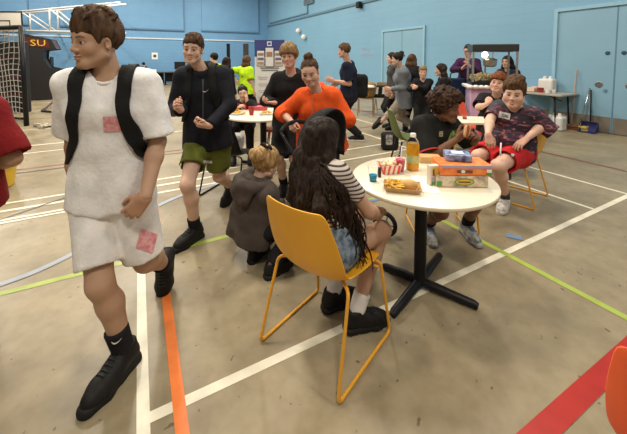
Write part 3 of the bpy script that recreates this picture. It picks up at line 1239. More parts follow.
def head_shape(S, c, r, f, u, s, fat=1.0, ear=True):
    M = np.stack([r, f, u])
    A = lambda x, y, z: c + (r * x + f * y + u * z) * s
    S.ell(A(0, -0.014, 0.036), V(0.074, 0.094, 0.083) * s, M, 0.02 * s)
    S.ell(A(0, 0.026, -0.034), V(0.060 * fat, 0.066, 0.084) * s, M, 0.03 * s)
    S.ell(A(0, 0.03, 0.03), V(0.062, 0.062, 0.055) * s, M, 0.03 * s)
    S.cone(A(-0.012, 0.070, -0.101), A(0.012, 0.070, -0.101), 0.018 * s, 0.018 * s, 0.022 * s)
    for q in (-1, 1):
        S.cone(A(q * 0.053 * fat, 0.004, -0.062), A(q * 0.018, 0.062, -0.098), 0.02 * s * fat, 0.018 * s, 0.025 * s)
        S.ell(A(q * 0.040 * fat, 0.060, -0.032), V(0.024 * fat, 0.024, 0.026 * fat) * s, M, 0.022 * s)
    S.cone(A(-0.034, 0.077, 0.021), A(0.034, 0.077, 0.021), 0.012 * s, 0.012 * s, 0.014 * s)
    for q in (-1, 1):
        S.ell(A(q * 0.032, 0.100, -0.002), V(0.0195, 0.0165, 0.0125) * s, M, 0.013 * s, sub=True)
    for q in (-1, 1):
        ec = A(q * 0.0315, 0.0770, -0.002)
        S.ell(ec, V(0.0150, 0.0150, 0.0150) * s, M, 0.004 * s, cut=[(A(0, 0.08, 0.0030), -u - f * 0.25)])
        S.ell(ec, V(0.0145, 0.0142, 0.0145) * s, M, 0.004 * s, cut=[(A(0, 0.08, -0.0085), u)])
    S.cone(A(0, 0.088, 0.004), A(0, 0.106, -0.033), 0.0085 * s, 0.0105 * s, 0.013 * s)
    for q in (-1, 1):
        S.ell(A(q * 0.0125, 0.096, -0.038), V(0.0095, 0.011, 0.008) * s, M, 0.007 * s)
    S.ell(A(0, 0.0925, -0.0615), V(0.0225, 0.0105, 0.0068) * s, M, 0.005 * s)
    S.ell(A(0, 0.0905, -0.0745), V(0.0195, 0.0115, 0.0076) * s, M, 0.005 * s)
    S.cone(A(-0.021, 0.099, -0.0675), A(0.021, 0.099, -0.0675), 0.0028 * s, 0.0028 * s, 0.003 * s, sub=True)
    if ear:
        for q in (-1, 1):
            rr = unit(r * q * 0.9 - f * 0.45)
            ME = np.stack([rr, unit(np.cross(u, rr)), u])
            S.ell(A(q * 0.076, -0.006, -0.010), V(0.0085, 0.019, 0.031) * s, ME, 0.006 * s)
            S.ell(A(q * 0.083, 0.003, -0.008), V(0.006, 0.009, 0.017) * s, ME, 0.004 * s, sub=True)


def face_tone(P, c, r, f, u, s, tone, hair, lip):
    q = (P - c) / s
    x, y, z = np.abs(q @ r), q @ f, q @ u
    out = np.tile(np.asarray(tone, float), (len(P), 1))

    def blend(m, col):
        out[:] = out * (1 - m[:, None]) + np.asarray(col) * m[:, None]
    sm = lambda d, w: np.clip(0.5 - d / w, 0, 1)
    front = sm(0.045 - y, 0.02)
    cheek = np.exp(-((x - 0.042) / 0.02) ** 2 - ((z + 0.036) / 0.02) ** 2) * front
    blend(cheek * 0.28, np.asarray(tone) * V(1.05, 0.70, 0.62))
    nose = np.exp(-(x / 0.014) ** 2 - ((z + 0.034) / 0.013) ** 2) * sm(0.09 - y, 0.02)
    blend(nose * 0.22, np.asarray(tone) * V(1.05, 0.72, 0.66))
    e = np.sqrt(((x - 0.0315) / 0.020) ** 2 + ((z + 0.001) / 0.0115) ** 2)
    blend(sm(e - 1.0, 0.5) * front * 0.55, np.asarray(tone) * V(0.42, 0.36, 0.34))
    lipd = np.sqrt((x / 0.0245) ** 2 + ((z + 0.0675) / 0.0125) ** 2)
    blend(sm(lipd - 0.95, 0.25) * sm(0.07 - y, 0.01) * 0.75, lip)
    brow = np.maximum(np.abs(x - 0.031) - 0.0185, np.abs(z - 0.0195 - 0.004 * np.sin((x - 0.012) * 80)) - 0.0042)
    blend(sm(brow, 0.0035) * front * 0.85, hair)
    return out


def push_out(S, P, off):
    """lift points that lie inside a garment onto it"""
    P = np.array(P, float)
    e = 0.006
    d = S.at(P) - off
    g = np.stack([S.at(P + e * np.eye(3)[i]) - S.at(P - e * np.eye(3)[i]) for i in range(3)], -1)
    g /= np.maximum(1e-6, np.linalg.norm(g, axis=-1, keepdims=True))
    return P - g * (np.minimum(d, 0))[..., None]


def swoosh(name, S, centre, right, up, w, dirn, mat, parent, off=0.003):
    """a small tick mark lying on a garment"""
    right, up = unit(right), unit(up)
    dirn = unit(np.asarray(centre, float) - V(0, 0, EYE_H))
    rows = []
    for t_ in np.linspace(0, 1, 13):
        y = 0.9 * (t_ - 0.25) ** 2 - 0.12 if t_ > 0.25 else 1.6 * (0.25 - t_) ** 1.5 - 0.12
        th = 0.16 * (1 - t_) * min(1, t_ * 6 + 0.15)
        rows.append([np.asarray(centre, float) + right * (t_ - 0.5) * w + up * (y + th * q) * w for q in (-0.5, 0.5)])
    g = S.cast(np.array(rows) - unit(dirn) * 0.2, dirn, off)
    return MB().sheet(g, 0.0015).build(name, mat, parent)


def person(label, pelvis, neck, head, haz, hp=0, hroll=0, H=1.72, sh=None, hip=None, hands=None, feet=None, skin=(0.62, 0.40, 0.29),
           hair=None, top=None, bottom=None, shoes=None, socks=None, fat=1.0, res=0.011, hres=0.005, eyes=True, face=1.0, female=False,
           group=None, base=None, hand_res=None, hs=None):
    k = H / 1.72
    pelvis, neck, head = (np.asarray(q, float) for q in (pelvis, neck, head))
    base = V(pelvis[0], pelvis[1], 0) if base is None else base
    root = thing('person', label, 'person', base, group)
    sh = haz if sh is None else sh
    hip = sh if hip is None else hip
    up = unit(neck - pelvis)
    Lt = np.linalg.norm(neck - pelvis)

    def ortho(az):
        r = V(math.cos(R(az)), -math.sin(R(az)), 0)
        r = unit(r - up * (r @ up))
        return r, np.cross(up, r)
    rs, fs_ = ortho(sh)
    rh = V(math.cos(R(hip)), -math.sin(R(hip)), 0)
    fh = azv(hip)
    hr, hf, hu = frame(haz, hp, hroll)
    hs = 0.955 * k ** 0.5 if hs is None else hs
    shw = (0.155 if not female else 0.138) * k * (0.6 + 0.4 * fat)
    shJ = {s: neck - up * 0.055 * k + rs * s * shw for s in (-1, 1)}
    hipJ = {s: pelvis + rh * s * 0.088 * k * (0.6 + 0.4 * fat) - V(0, 0, 0.02) for s in (-1, 1)}
    hands = hands or {}
    feet = feet or {}
    ua, fa = 0.285 * k, 0.255 * k
    th, sk = 0.425 * k, 0.42 * k
    elbow, wrist, hinfo = {}, {}, {}
    for s in (-1, 1):
        hd = hands.get(s)
        if hd is None:
            hd = dict(at=shJ[s] + rs * s * 0.06 - V(0, 0, 0.52 * k) + fs_ * 0.05, pole=-fs_ + rs * s * 0.3)
        wrist[s] = np.asarray(hd['at'], float)
        elbow[s] = np.asarray(hd['elbow'], float) if 'elbow' in hd else ik(shJ[s], wrist[s], ua, fa, hd.get('pole', -fs_ * 0.6 - V(0, 0, 1) + rs * s * 0.4))
        hinfo[s] = hd
    knee, ankle, toe, finfo = {}, {}, {}, {}
    for s in (-1, 1):
        ft = feet.get(s)
        if ft is None:
            ft = dict(at=V(*(hipJ[s] + fh * 0.0)[:2], 0.09), az=hip)
        ankle[s] = np.asarray(ft['at'], float)
        toe[s] = ft['toe'] if 'toe' in ft else azv(ft.get('az', hip) , 0.0)
        toe[s] = unit(toe[s])
        knee[s] = np.asarray(ft['knee'], float) if 'knee' in ft else ik(hipJ[s], ankle[s], th, sk, ft.get('pole', fh + V(0, 0, 0.2)))
        finfo[s] = ft
    sp = lambda t: pelvis + up * Lt * t

    def torso(S, g, lo=0.0, k_=0.05, cut=None):
        """stadium-shaped trunk grown by g"""
        w = fat
        T = [(0.0, 0.062 * w, 0.096 * w), (0.38, 0.048 * w, (0.090 if not female else 0.080) * w), (0.72, 0.060 * (0.5 + 0.5 * w), (0.100 if not female else 0.09) * (0.4 + 0.6 * w)), (0.88, 0.080 * (0.6 + 0.4 * w), 0.062)]
        for s in (-1, 1):
            pts = [sp(t) + (rh if t < 0.2 else rs) * s * o * k for t, o, r in T]
            S.chain(pts, [(r * k + g) for _, _, r in T], k_, cut=cut)
            S.cone(sp(0.9) + rs * s * 0.03, shJ[s], 0.055 * k + g, 0.05 * k + g, 0.04, cut=cut)
        if fat > 1.1:
            S.ell(sp(0.25) + fs_ * 0.06 * fat, V(0.13 * fat, 0.09 * fat, 0.13) * k + g, np.stack([rs, fs_, up]), 0.06, cut=cut)
        if female:
            for s in (-1, 1):
                S.ell(sp(0.66) + rs * s * 0.068 * k + fs_ * 0.085 * k, V(0.055, 0.05, 0.058) * k * (0.4 + 0.6 * fat) + g, np.stack([rs, fs_, up]), 0.04, cut=cut)

    # --- the body: one continuous surface, finer meshes at head and hands
    S = SDF()
    torso(S, 0.0)
    nb = hr * 0 + head - hf * 0.022 * hs - hu * 0.06 * hs
    S.cone(neck - up * 0.03, nb, 0.058 * k * (0.7 + 0.3 * fat), 0.052 * k * (0.6 + 0.4 * fat), 0.03)
    lf = 0.55 + 0.45 * fat
    for s in (-1, 1):
        S.chain([shJ[s], elbow[s]], [0.050 * k * lf, 0.040 * k * lf], 0.035)
        mid = elbow[s] * 0.7 + wrist[s] * 0.3
        S.chain([elbow[s], mid, wrist[s]], [0.038 * k * lf, 0.040 * k * lf, 0.026 * k * (0.8 + 0.2 * lf)], 0.02)
        S.chain([hipJ[s], knee[s]], [0.088 * k * lf, 0.055 * k * lf], 0.04)
        cd_ = unit(ankle[s] - knee[s])
        back = unit(-toe[s] + cd_ * (toe[s] @ cd_))
        calf = knee[s] * 0.68 + ankle[s] * 0.32 + back * 0.014 * k
        S.chain([knee[s], calf, ankle[s] - cd_ * 0.02], [0.053 * k * lf, 0.055 * k * lf, 0.037 * k], 0.03)
        fu = unit(-cd_ + toe[s] * (toe[s] @ cd_))
        S.chain([ankle[s] - fu * 0.03 * k - toe[s] * 0.03 * k, ankle[s] - fu * 0.045 * k + toe[s] * 0.12 * k], [0.033 * k, 0.026 * k], 0.03)
    if res > 0.0105:
        hand_r = hand_res or max(0.0055, res * 0.42)
    else:
        hand_r = hand_res or 0.0038
    bv, bf = S.mesh(res)
    bt = np.tile(np.asarray(skin, float), (len(bv), 1))
    HS = SDF()
    head_shape(HS, head, hr, hf, hu, hs, face)
    HS.cone(nb - hu * 0.015, head - hf * 0.02 * hs - hu * 0.03 * hs, 0.050 * k * (0.6 + 0.4 * fat), 0.05 * k * (0.6 + 0.4 * fat), 0.025)
    hv, hfc = HS.mesh(hres)
    hair = hair or dict(kind='crop', mat=HAIR['brown'], tone=(0.06, 0.035, 0.02))
    lipc = V(*skin) * V(0.85, 0.62, 0.60)
    ht = face_tone(hv, head, hr, hf, hu, hs, skin, hair.get('tone', (0.05, 0.03, 0.02)), lipc)
    # scalp takes the colour of the hair roots
    q_ = (hv - head) / hs
    scalp = np.clip(((q_ @ hu) - np.where((q_ @ hf) > -0.02, 0.045 + ((q_ @ hf) - 0.0) * 0.25, -0.03)) / 0.02, 0, 1) * (hair['kind'] != 'none')
    ht = ht * (1 - scalp[:, None]) + np.asarray(hair.get('tone', (0.05, 0.03, 0.02))) * scalp[:, None]
    parts, tones = [(bv, bf), (hv, hfc)], [bt, ht]
    for s in (-1, 1):
        hd = hinfo[s]
        if hd.get('skip'):
            continue
        D = SDF()
        fd = unit(wrist[s] - elbow[s])
        d_ = unit(hd.get('d', fd))
        n_ = hd.get('n', -rs * s + fs_ * 0.2)
        D.cone(wrist[s] - fd * 0.03, wrist[s] + d_ * 0.012, 0.026 * k, 0.024 * k, 0.012)
        hand_shape(D, wrist[s] + d_ * 0.008, d_, n_, s, k * hd.get('sc', 0.98), hd.get('curl', 0.3), hd.get('spread', 0.12), hd.get('thumb', 0.4))
        v_, f_ = D.mesh(hand_r)
        parts.append((v_, f_))
        tones.append(np.tile(np.asarray(skin, float) * V(1.02, 0.93, 0.9), (len(v_), 1)))
    v_, f_ = merge(parts)
    emit('body', v_, f_, SKIN, root, smooth=True, cols=np.concatenate(tones))
    if eyes:
        for q in (-1, 1):
            c_ = head + (hr * q * 0.0315 + hf * 0.0775 - hu * 0.002) * hs
            mb = MB()
            n_ = 14
            look = unit(hf)
            x_, y_ = hr, hu
            for i in range(9):
                a_ = math.pi * i / 8
                for j in range(n_):
                    b_ = 2 * math.pi * j / n_
                    mb.v.append(tuple(c_ + 0.0128 * hs * (look * math.cos(a_) + max(math.sin(a_), 1e-3) * (x_ * math.cos(b_) + y_ * math.sin(b_)))))
            for i in range(8):
                for j in range(n_):
                    mb.f.append([i * n_ + j, (i + 1) * n_ + j, (i + 1) * n_ + (j + 1) % n_, i * n_ + (j + 1) % n_])
                    mb.m.append(1 if i < 2 else 0)
            mb.build('eye', [EYEW, IRIS], root, smooth=True)

    info = dict(root=root, sp=sp, rs=rs, fs=fs_, up=up, rh=rh, fh=fh, shJ=shJ, hipJ=hipJ, knee=knee, ankle=ankle, elbow=elbow, wrist=wrist, head=(head, hr, hf, hu, hs), Lt=Lt, k=k, toe=toe)

    # --- clothes
    if top:
        g = top.get('g', 0.02)
        T = SDF()
        hem = top.get('hem', -0.10)
        cut = [(pelvis + up * hem, -up)]
        torso(T, g, cut=cut)
        if hem < 0.02:
            for s in (-1, 1):
                q0 = pelvis + rh * s * 0.075 * k * fat
                T.cone(q0 + up * 0.10, q0 + up * (hem - 0.05), 0.100 * k * fat + g, 0.116 * k * fat + g * 1.35, 0.05, cut=cut)
        sl = top.get('sleeve', 'short')
        sg = top.get('sg', g)
        for s in (-1, 1):
            ad = unit(elbow[s] - shJ[s])
            if sl == 'short':
                fr = top.get('len', 0.72)
                e = shJ[s] + ad * ua * fr
                T.cone(shJ[s], shJ[s] + ad * ua * (fr + 0.15), 0.053 * k * lf + g, 0.052 * k * lf + sg * 1.6, 0.04, cut=[(e, ad)])
            elif sl == 'long':
                fd = unit(wrist[s] - elbow[s])
                T.cone(shJ[s], elbow[s], 0.053 * k * lf + g, 0.043 * k * lf + sg, 0.04)
                T.cone(elbow[s], wrist[s] + fd * 0.03, 0.043 * k * lf + sg, 0.033 * k * lf + sg, 0.03, cut=[(wrist[s] + fd * top.get('cuff', 0.0), fd)])
            elif sl == 'push':
                fd = unit(wrist[s] - elbow[s])
                e = elbow[s] + fd * fa * 0.45
                T.cone(shJ[s], elbow[s], 0.053 * k * lf + g, 0.043 * k * lf + sg, 0.04)
                T.cone(elbow[s], e + fd * 0.05, 0.043 * k * lf + sg, 0.04 * k * lf + sg, 0.03, cut=[(e, fd)])
        fo = top.get('fold', 0.006)
        nr = top.get('neck', 0.064) * k * (0.75 + 0.25 * fat)
        T.cone(neck - up * 0.022 + fs_ * 0.010, nb + hu * 0.03, nr, nr, 0.006, sub=True)
        if top.get('hood'):
            ring = []
            for a_ in range(0, 360, 30):
                ca, sa = math.cos(R(a_)), math.sin(R(a_))
                ring.append((neck + up * (0.005 - 0.045 * max(sa, 0) + 0.02 * max(-sa, 0)) + rs * ca * 0.088 * k + fs_ * (sa * 0.082 * k - 0.0), 0.026 + 0.020 * max(-sa, 0)))
            for (p_, ra), (q__, rb) in zip(ring, ring[1:] + ring[:1]):
                T.cone(p_, q__, ra * k, rb * k, 0.015)
            if top['hood'] == 'drape':
                Hd = SDF()
                pts = [(s_ * x, y, z, r_) for s_, seq in ((1, ((0.10, 0.06, -0.02, 0.036), (0.128, -0.03, 0.005, 0.046), (0.085, -0.115, 0.012, 0.054))), (-1, ((0.085, -0.115, 0.012, 0.054), (0.128, -0.03, 0.005, 0.046), (0.10, 0.06, -0.02, 0.036)))) for x, y, z, r_ in seq]
                pts.insert(3, (0, -0.145, 0.0, 0.058))
                hp_ = [neck + rs * x * k + fs_ * (y * k - g * 0.5) + up * z * k for x, y, z, _ in pts]
                Hd.chain(hp_, [q[3] * k for q in pts], 0.02)
                Hd.ell(neck - fs_ * (0.135 * k + g * 0.6) - up * 0.07 * k, V(0.125, 0.055, 0.11) * k, np.stack([rs, fs_, up]), 0.03)
                Hd.noise = [(0.010, 12, (1, 1, 1), 5), (0.004, 30, (1, 1, 1), 2)]
                info['hood_sdf'] = Hd
        for s in (-1, 1):
            if sl == 'short':
                ad = unit(elbow[s] - shJ[s])
                T.cone(shJ[s] + ad * ua * (fr - 0.10), shJ[s] + ad * ua * (fr + 0.1), 0.050 * k * lf + sg * 1.2 - 0.004 - fo, 0.052 * k * lf + sg * 1.6 - 0.004 - fo * 1.6, 0.004, sub=True)
        fo = top.get('fold', 0.006)
        if fo:
            T.noise = [(fo, 9, (1, 1, 0.6), 3), (fo * 0.4, 24, (1, 1, 0.6), 8)]
        info['top'] = T
        info['top_obj'] = soft(top.get('name', 't_shirt'), T, top.get('res', res), top['mat'], root)
        if 'hood_sdf' in info:
            soft('hood', info['hood_sdf'], res, top['mat'], info['top_obj'])
        if top.get('collar'):
            ring = np.array([neck - up * 0.016 + fs_ * 0.010 + rs * math.cos(a_) * (nr + 0.004) + fs_ * math.sin(a_) * (nr + 0.004) - up * (0.012 + 0.022 * max(math.sin(a_), 0)) for a_ in np.linspace(0, 2 * math.pi, 32, endpoint=False)])
            for _ in range(3):
                ring = T.settle(ring, 0.001, 4)
                ring = (np.roll(ring, 1, 0) + ring * 2 + np.roll(ring, -1, 0)) / 4
            MB().tube(list(ring), 0.0085, 8, closed=True).build('collar', top['collar'], info['top_obj'], smooth=True)
    if bottom:
        g = bottom.get('g', 0.014)
        B = SDF()
        w = fat
        rise = bottom.get('rise', 0.10)
        cut = [(pelvis + up * rise, up)]
        for s in (-1, 1):
            q0 = pelvis + rh * s * 0.068 * k * w
            B.cone(q0 - V(0, 0, 0.0), q0 + up * (rise + 0.08), 0.100 * k * w + g, 0.097 * k * w + g * 0.7, 0.05, cut=cut)
        B.cone(hipJ[-1], hipJ[1], 0.088 * k * w + g, 0.088 * k * w + g, 0.05)
        knd = bottom.get('kind', 'trousers')
        for s in (-1, 1):
            td = unit(knee[s] - hipJ[s])
            if knd == 'shorts':
                fr = bottom.get('len', 0.8)
                B.cone(hipJ[s], hipJ[s] + td * th * (fr + 0.2), 0.092 * k * lf + g, (0.062 * k * lf + g * bottom.get('flare', 2.6)), bottom.get('blend', 0.05), cut=[(hipJ[s] + td * th * fr, td)])
            else:
                sd = unit(ankle[s] - knee[s])
                gg = bottom.get('leg', g)
                B.cone(hipJ[s], knee[s], 0.092 * k * lf + g, 0.060 * k * lf + gg, 0.05)
                B.cone(knee[s], ankle[s] + sd * 0.02, 0.059 * k * lf + gg, 0.046 * k + gg, 0.03, cut=[(ankle[s] - sd * bottom.get('up', 0.01), sd)])
        if knd == 'shorts':
            for s in (-1, 1):
                td = unit(knee[s] - hipJ[s])
                fr = bottom.get('len', 0.8)
                rr = 0.062 * k * lf + g * bottom.get('flare', 2.6) - 0.005 - 1.7 * bottom.get('fold', 0.006)
                B.cone(hipJ[s] + td * th * (fr - 0.07), hipJ[s] + td * th * (fr + 0.1), rr, rr, 0.004, sub=True)
        fo = bottom.get('fold', 0.006)
        B.noise = [(fo, 9, (1, 1, 0.5), 21), (fo * 0.4, 22, (1, 1, 0.6), 5)]
        info['bottom'] = B
        info['bottom_obj'] = soft(bottom.get('name', knd), B, bottom.get('res', res), bottom['mat'], root)
    if shoes:
        for s in (-1, 1):
            if finfo[s].get('skip'):
                continue
            T_, A_ = toe[s], ankle[s]
            cd_ = unit(ankle[s] - knee[s])
            z_ = V(0, 0, 1) if 'toe' not in finfo[s] else unit(-cd_ + T_ * (T_ @ cd_))
            if finfo[s].get('foot_up') is not None:
                z_ = unit(finfo[s]['foot_up'])
            T2 = unit(T_ - z_ * (T_ @ z_))
            x_ = np.cross(T2, z_)
            U = SDF()
            bulk = shoes.get('bulk', 1.0)
            c = lambda a, b: A_ + T2 * a * k + z_ * b * k
            floor_cut = [(c(0, -0.082), -z_)]
            U.chain([c(-0.035, -0.045), c(0.06, -0.045), c(0.13, -0.060), c(0.176, -0.066)], [0.040 * k * bulk, 0.041 * k * bulk, 0.044 * k * bulk, 0.036 * k * bulk], 0.03, cut=floor_cut)
            U.cone(c(0.06, -0.04), c(0.0, 0.0), 0.036 * k * bulk, 0.043 * k * bulk, 0.025, cut=[(c(0, shoes.get('high', 0.015)), z_)])
            U.cone(c(-0.02, -0.02), c(-0.012, 0.03), 0.042 * k * bulk, 0.042 * k * bulk, 0.02, cut=[(c(0, shoes.get('high', 0.015)), z_)])
            U.cone(c(-0.005, 0.0), c(-0.005, 0.06), 0.034 * k, 0.036 * k, 0.0, sub=True)
            so = soft('shoe', U, shoes.get('res', min(res, 0.007)), shoes['mat'], root)
            Q = SDF()
            for sx in (-1, 1):
                Q.chain([c(-0.045, -0.085) + x_ * sx * 0.014 * k, c(0.05, -0.085) + x_ * sx * 0.012 * k, c(0.125, -0.085) + x_ * sx * 0.02 * k, c(0.195, -0.085) + x_ * sx * 0.008 * k], [0.032 * k * bulk, 0.030 * k * bulk, 0.031 * k * bulk, 0.029 * k * bulk], 0.02,
                        cut=[(c(0, -0.066), z_), (c(0, -0.100), -z_)])
            soft('sole', Q, shoes.get('res', min(res, 0.007)), shoes.get('sole', shoes['mat']), so)
            if shoes.get('lace') is not None:
                mb = MB()
                for i in range(5):
                    p_ = c(0.045 + 0.02 * i, 0.006 - 0.011 * i)
                    a_, b_ = p_ - x_ * 0.022 * k, p_ + x_ * 0.022 * k
                    m_ = (a_ + b_) / 2
                    pts = U.cast(np.array([a_, a_ * 0.5 + m_ * 0.5, m_, b_ * 0.5 + m_ * 0.5, b_]) + z_ * 0.05, -z_, 0.003)
                    mb.tube(list(pts), 0.0035, 5)
                mb.build('lace', shoes['lace'], so, smooth=True)
    if socks:
        for s in (-1, 1):
            if finfo[s].get('skip'):
                continue
            cd_ = unit(ankle[s] - knee[s])
            Q = SDF()
            hgt = socks.get('h', 0.10)
            top_ = ankle[s] - cd_ * hgt
            lr = hgt / (sk * 0.68)
            Q.cone(ankle[s] + cd_ * 0.02, top_ - cd_ * 0.03, 0.040 * k + 0.006, 0.040 * k + 0.006 + 0.016 * lr * lf, 0.01, cut=[(top_, -cd_)])
            soft('sock', Q, min(res, 0.008), socks['mat'], root)
    # --- hair
    kind = hair['kind']
    M = np.stack([hr, hf, hu])
    A = lambda x, y, z: head + (hr * x + hf * y + hu * z) * hs
    if kind != 'none':
        Z = SDF()
        g = hair.get('g', 0.012)
        am = hair.get('amp', 0.004)
        hh = hair.get('res', hres * 1.15)
        fr = hair.get('fringe', 0.055)         # height of the front hairline over the eyes
        if kind in ('crop', 'bowl', 'messy', 'curly'):
            side = hair.get('side', -0.02)
            backz = hair.get('back', -0.075)
            nf = unit(V(0, 0.62, -0.78) if kind != 'bowl' else V(0, 0.35, -0.93))
            def cutp(p, n):
                return (A(*p), hr * n[0] + hf * n[1] + hu * n[2])
            lift = hair.get('lift', 0.018)
            gs = hair.get('gs', 0.009 if kind == 'crop' else g)
            gt = g * (0.55 if kind == 'crop' else 0.8)
            Z.ell(A(0, -0.016, 0.036), (V(0.075, 0.095, 0.083) + gs) * hs, M, 0.02, cut=[cutp((0, 0.040, side + 0.03), (0, 0.95, -0.30)), cutp((0, 0, backz), (0, 0.25, -0.97))])
            Z.ell(A(0, -0.006, 0.060 + lift * 0.5), (V(0.066, 0.098, 0.062 + lift * 0.5) + V(gt, g * 0.8, g)) * hs, M, 0.03, cut=[cutp((0, 0.096, fr), (0, nf[1], nf[2])), cutp((0, 0, fr - 0.012), (0, 0, -1))])
            if kind in ('crop', 'messy') and hair.get('clumps', 30) and hres < 0.007:
                rc = random.Random(hair.get('seed', 7))
                sw = hair.get('sweep', 0.35)
                for i in range(hair.get('clumps', 30)):
                    x0, y0 = rc.uniform(-0.058, 0.058), rc.uniform(-0.085, 0.075)
                    z0 = 0.060 + lift * 0.5 + (0.062 + lift * 0.5 + g) * math.sqrt(max(0.02, 1 - (x0 / 0.082) ** 2 - ((y0 + 0.006) / 0.112) ** 2))
                    x1, y1 = x0 + rc.uniform(-0.014, 0.014) - sw * 0.03, y0 + rc.uniform(0.018, 0.038)
                    z1 = 0.060 + lift * 0.5 + (0.064 + lift * 0.5 + g) * math.sqrt(max(0.02, 1 - (x1 / 0.086) ** 2 - ((y1 + 0.006) / 0.114) ** 2))
                    Z.cone(A(x0, y0, z0 - 0.006), A(x1, min(y1, 0.104), max(z1, fr + 0.004) + rc.uniform(-0.002, 0.006)), 0.013 * hs, 0.005 * hs, 0.006)
            if kind in ('crop', 'messy'):
                for q in (-1, 1):
                    Z.ell(A(q * 0.092, 0.004, -0.014), V(0.034, 0.030, 0.036) * hs, M, 0.006, sub=True)
            if kind == 'bowl':
                Z.ell(A(0, 0.0, 0.036), (V(0.082, 0.100, 0.085) + g) * hs, M, 0.02, cut=[cutp((0, 0.05, fr - 0.01), (0, 0.3, -0.95)), cutp((0, 0, -0.035), (0, 0, -1))])
        elif kind == 'afro':
            Z.ell(A(0, -0.02, 0.062), V(0.125, 0.135, 0.110) * hs * hair.get('size', 1.0), M, 0.02, cut=[(A(0, 0.085, 0.055), hf * 0.72 - hu * 0.69), (A(0, 0, -0.045), -hu + hf * 0.3)])
        elif kind in ('long', 'bun', 'pony'):
            Z.ell(A(0, -0.016, 0.038), (V(0.076, 0.096, 0.085) + g) * hs, M, 0.02, cut=[(A(0, 0.088, fr), hf * 0.80 - hu * 0.60), (A(0, 0, hair.get('low', -0.085)), -hu + hf * 0.45)])
            if kind == 'bun':
                bp = hair.get('bun', (0, -0.06, 0.125))
                Z.ell(A(*bp), V(1, 1, 0.9) * hair.get('bun_r', 0.042) * hs, M, 0.012)
            if kind == 'pony':
                Z.chain([A(0, -0.10, 0.07), A(0, -0.15, 0.03), A(0, -0.15, -0.12), A(0, -0.13, -0.22)], [0.022, 0.034, 0.03, 0.012], 0.02)
            if kind == 'long':
                Ln = hair.get('len', 0.34)
                wd_ = hair.get('width', 0.07)
                dn = hair.get('fall', V(0, 0, -1))
                for x in (-1, -0.4, 0.4, 1):
                    p0 = A(x * 0.066, -0.03 - 0.03 * (1 - abs(x)), 0.0)
                    p1 = A(x * 0.078, -0.05 - 0.04 * (1 - abs(x)), -0.10)
                    p2 = p1 + dn * Ln * 0.45 + hr * x * wd_ * 0.45 - hf * 0.02
                    p3 = p1 + dn * Ln + hr * x * wd_ * 0.55
                    q_ = np.array([p2, p1 * 0 + p2 * 0.5 + p3 * 0.5, p3])
                    if top:
                        for _ in range(4):
                            q_ = push_out(T, q_, 0.012)
                    Z.chain([p0, p1, *q_], [0.045, 0.044, 0.034, 0.028, 0.014], 0.03)
        if am:
            Z.noise = [(am, hair.get('freq', 55), hair.get('st', (1, 1, 0.45)), 11), (am * 0.8, hair.get('freq', 55) * 0.45, (1, 1, 0.6), 4)]
        parts = [Z.mesh(hh)]
        info['hair'] = Z
        n_str = hair.get('strands', 0)
        if n_str:
            rng = random.Random(hair.get('seed', 3))
            mb = MB()
            Ln, wd_ = hair.get('len', 0.34), hair.get('width', 0.07)
            dn = hair.get('fall', V(0, 0, -1))
            for i in range(n_str):
                a_ = rng.uniform(-1, 1)
                ang = a_ * 1.9
                p0 = A(math.sin(ang) * 0.06, -0.02 - math.cos(ang) * 0.06, 0.105)
                p1 = A(math.sin(ang) * 0.094, -0.02 - math.cos(ang) * 0.104, 0.03)
                p2 = A(math.sin(ang) * 0.100, -0.03 - math.cos(ang) * 0.085, -0.09)
                ll = Ln * rng.uniform(0.72, 1.12)
                pts = [p0, p1, p2]
                ph, wv_ = rng.uniform(0, 6.28), rng.uniform(0.5, 1.3)
                side_ = hr * math.sin(ang) * wd_ * rng.uniform(0.4, 1.0)
                for j in range(1, 8):
                    t_ = j / 7
                    w_ = hair.get('wave', 0.012) * wv_ * (0.3 + t_)
                    pts.append(p2 + dn * ll * t_ + side_ * math.sin(t_ * 1.6) - hf * (math.cos(ang) * 0.025 * t_) + hr * w_ * math.sin(ph + t_ * 11) + hf * w_ * math.cos(ph + t_ * 11))
                r_ = rng.uniform(0.004, 0.0085)
                pts = np.array(pts)
                if top:
                    for _ in range(4):
                        pts[3:] = push_out(T, pts[3:], 0.012)
                pts = spline(list(pts), 3)
                rad = [r_ * min(1, 0.5 + 2 * t_) * (1 - 0.75 * max(0, t_ - 0.55) / 0.45) for t_ in np.linspace(0, 1, len(pts))]
                mb.tube(pts, rad, 5)
            off = len(parts[0][0])
            vs = np.concatenate([parts[0][0], np.array(mb.v)])
            fs = parts[0][1].tolist() + [[q + off for q in f] for f in mb.f]
            emit('hair', vs, fs, hair['mat'], root, smooth=True)
        else:
            emit('hair', parts[0][0], parts[0][1], hair['mat'], root, smooth=True)
    return info


def patch(name, S, centre, right, up, w, h, dirn, mat, parent, n=10, off=0.003, thick=0.0015):
    """a printed or sewn patch following a garment: its points are dropped onto the cloth along dirn"""
    right, up = unit(right), unit(up)
    dirn = unit(np.asarray(centre, float) - V(0, 0, EYE_H))
    g = np.array([[np.asarray(centre, float) + right * (j / n - 0.5) * w + up * (i / n - 0.5) * h for j in range(n + 1)] for i in range(n + 1)])
    g = g - unit(dirn) * 0.25
    g = S.cast(g, dirn, off)
    return MB().sheet(g, thick).build(name, mat, parent, smooth=True, auto=60)


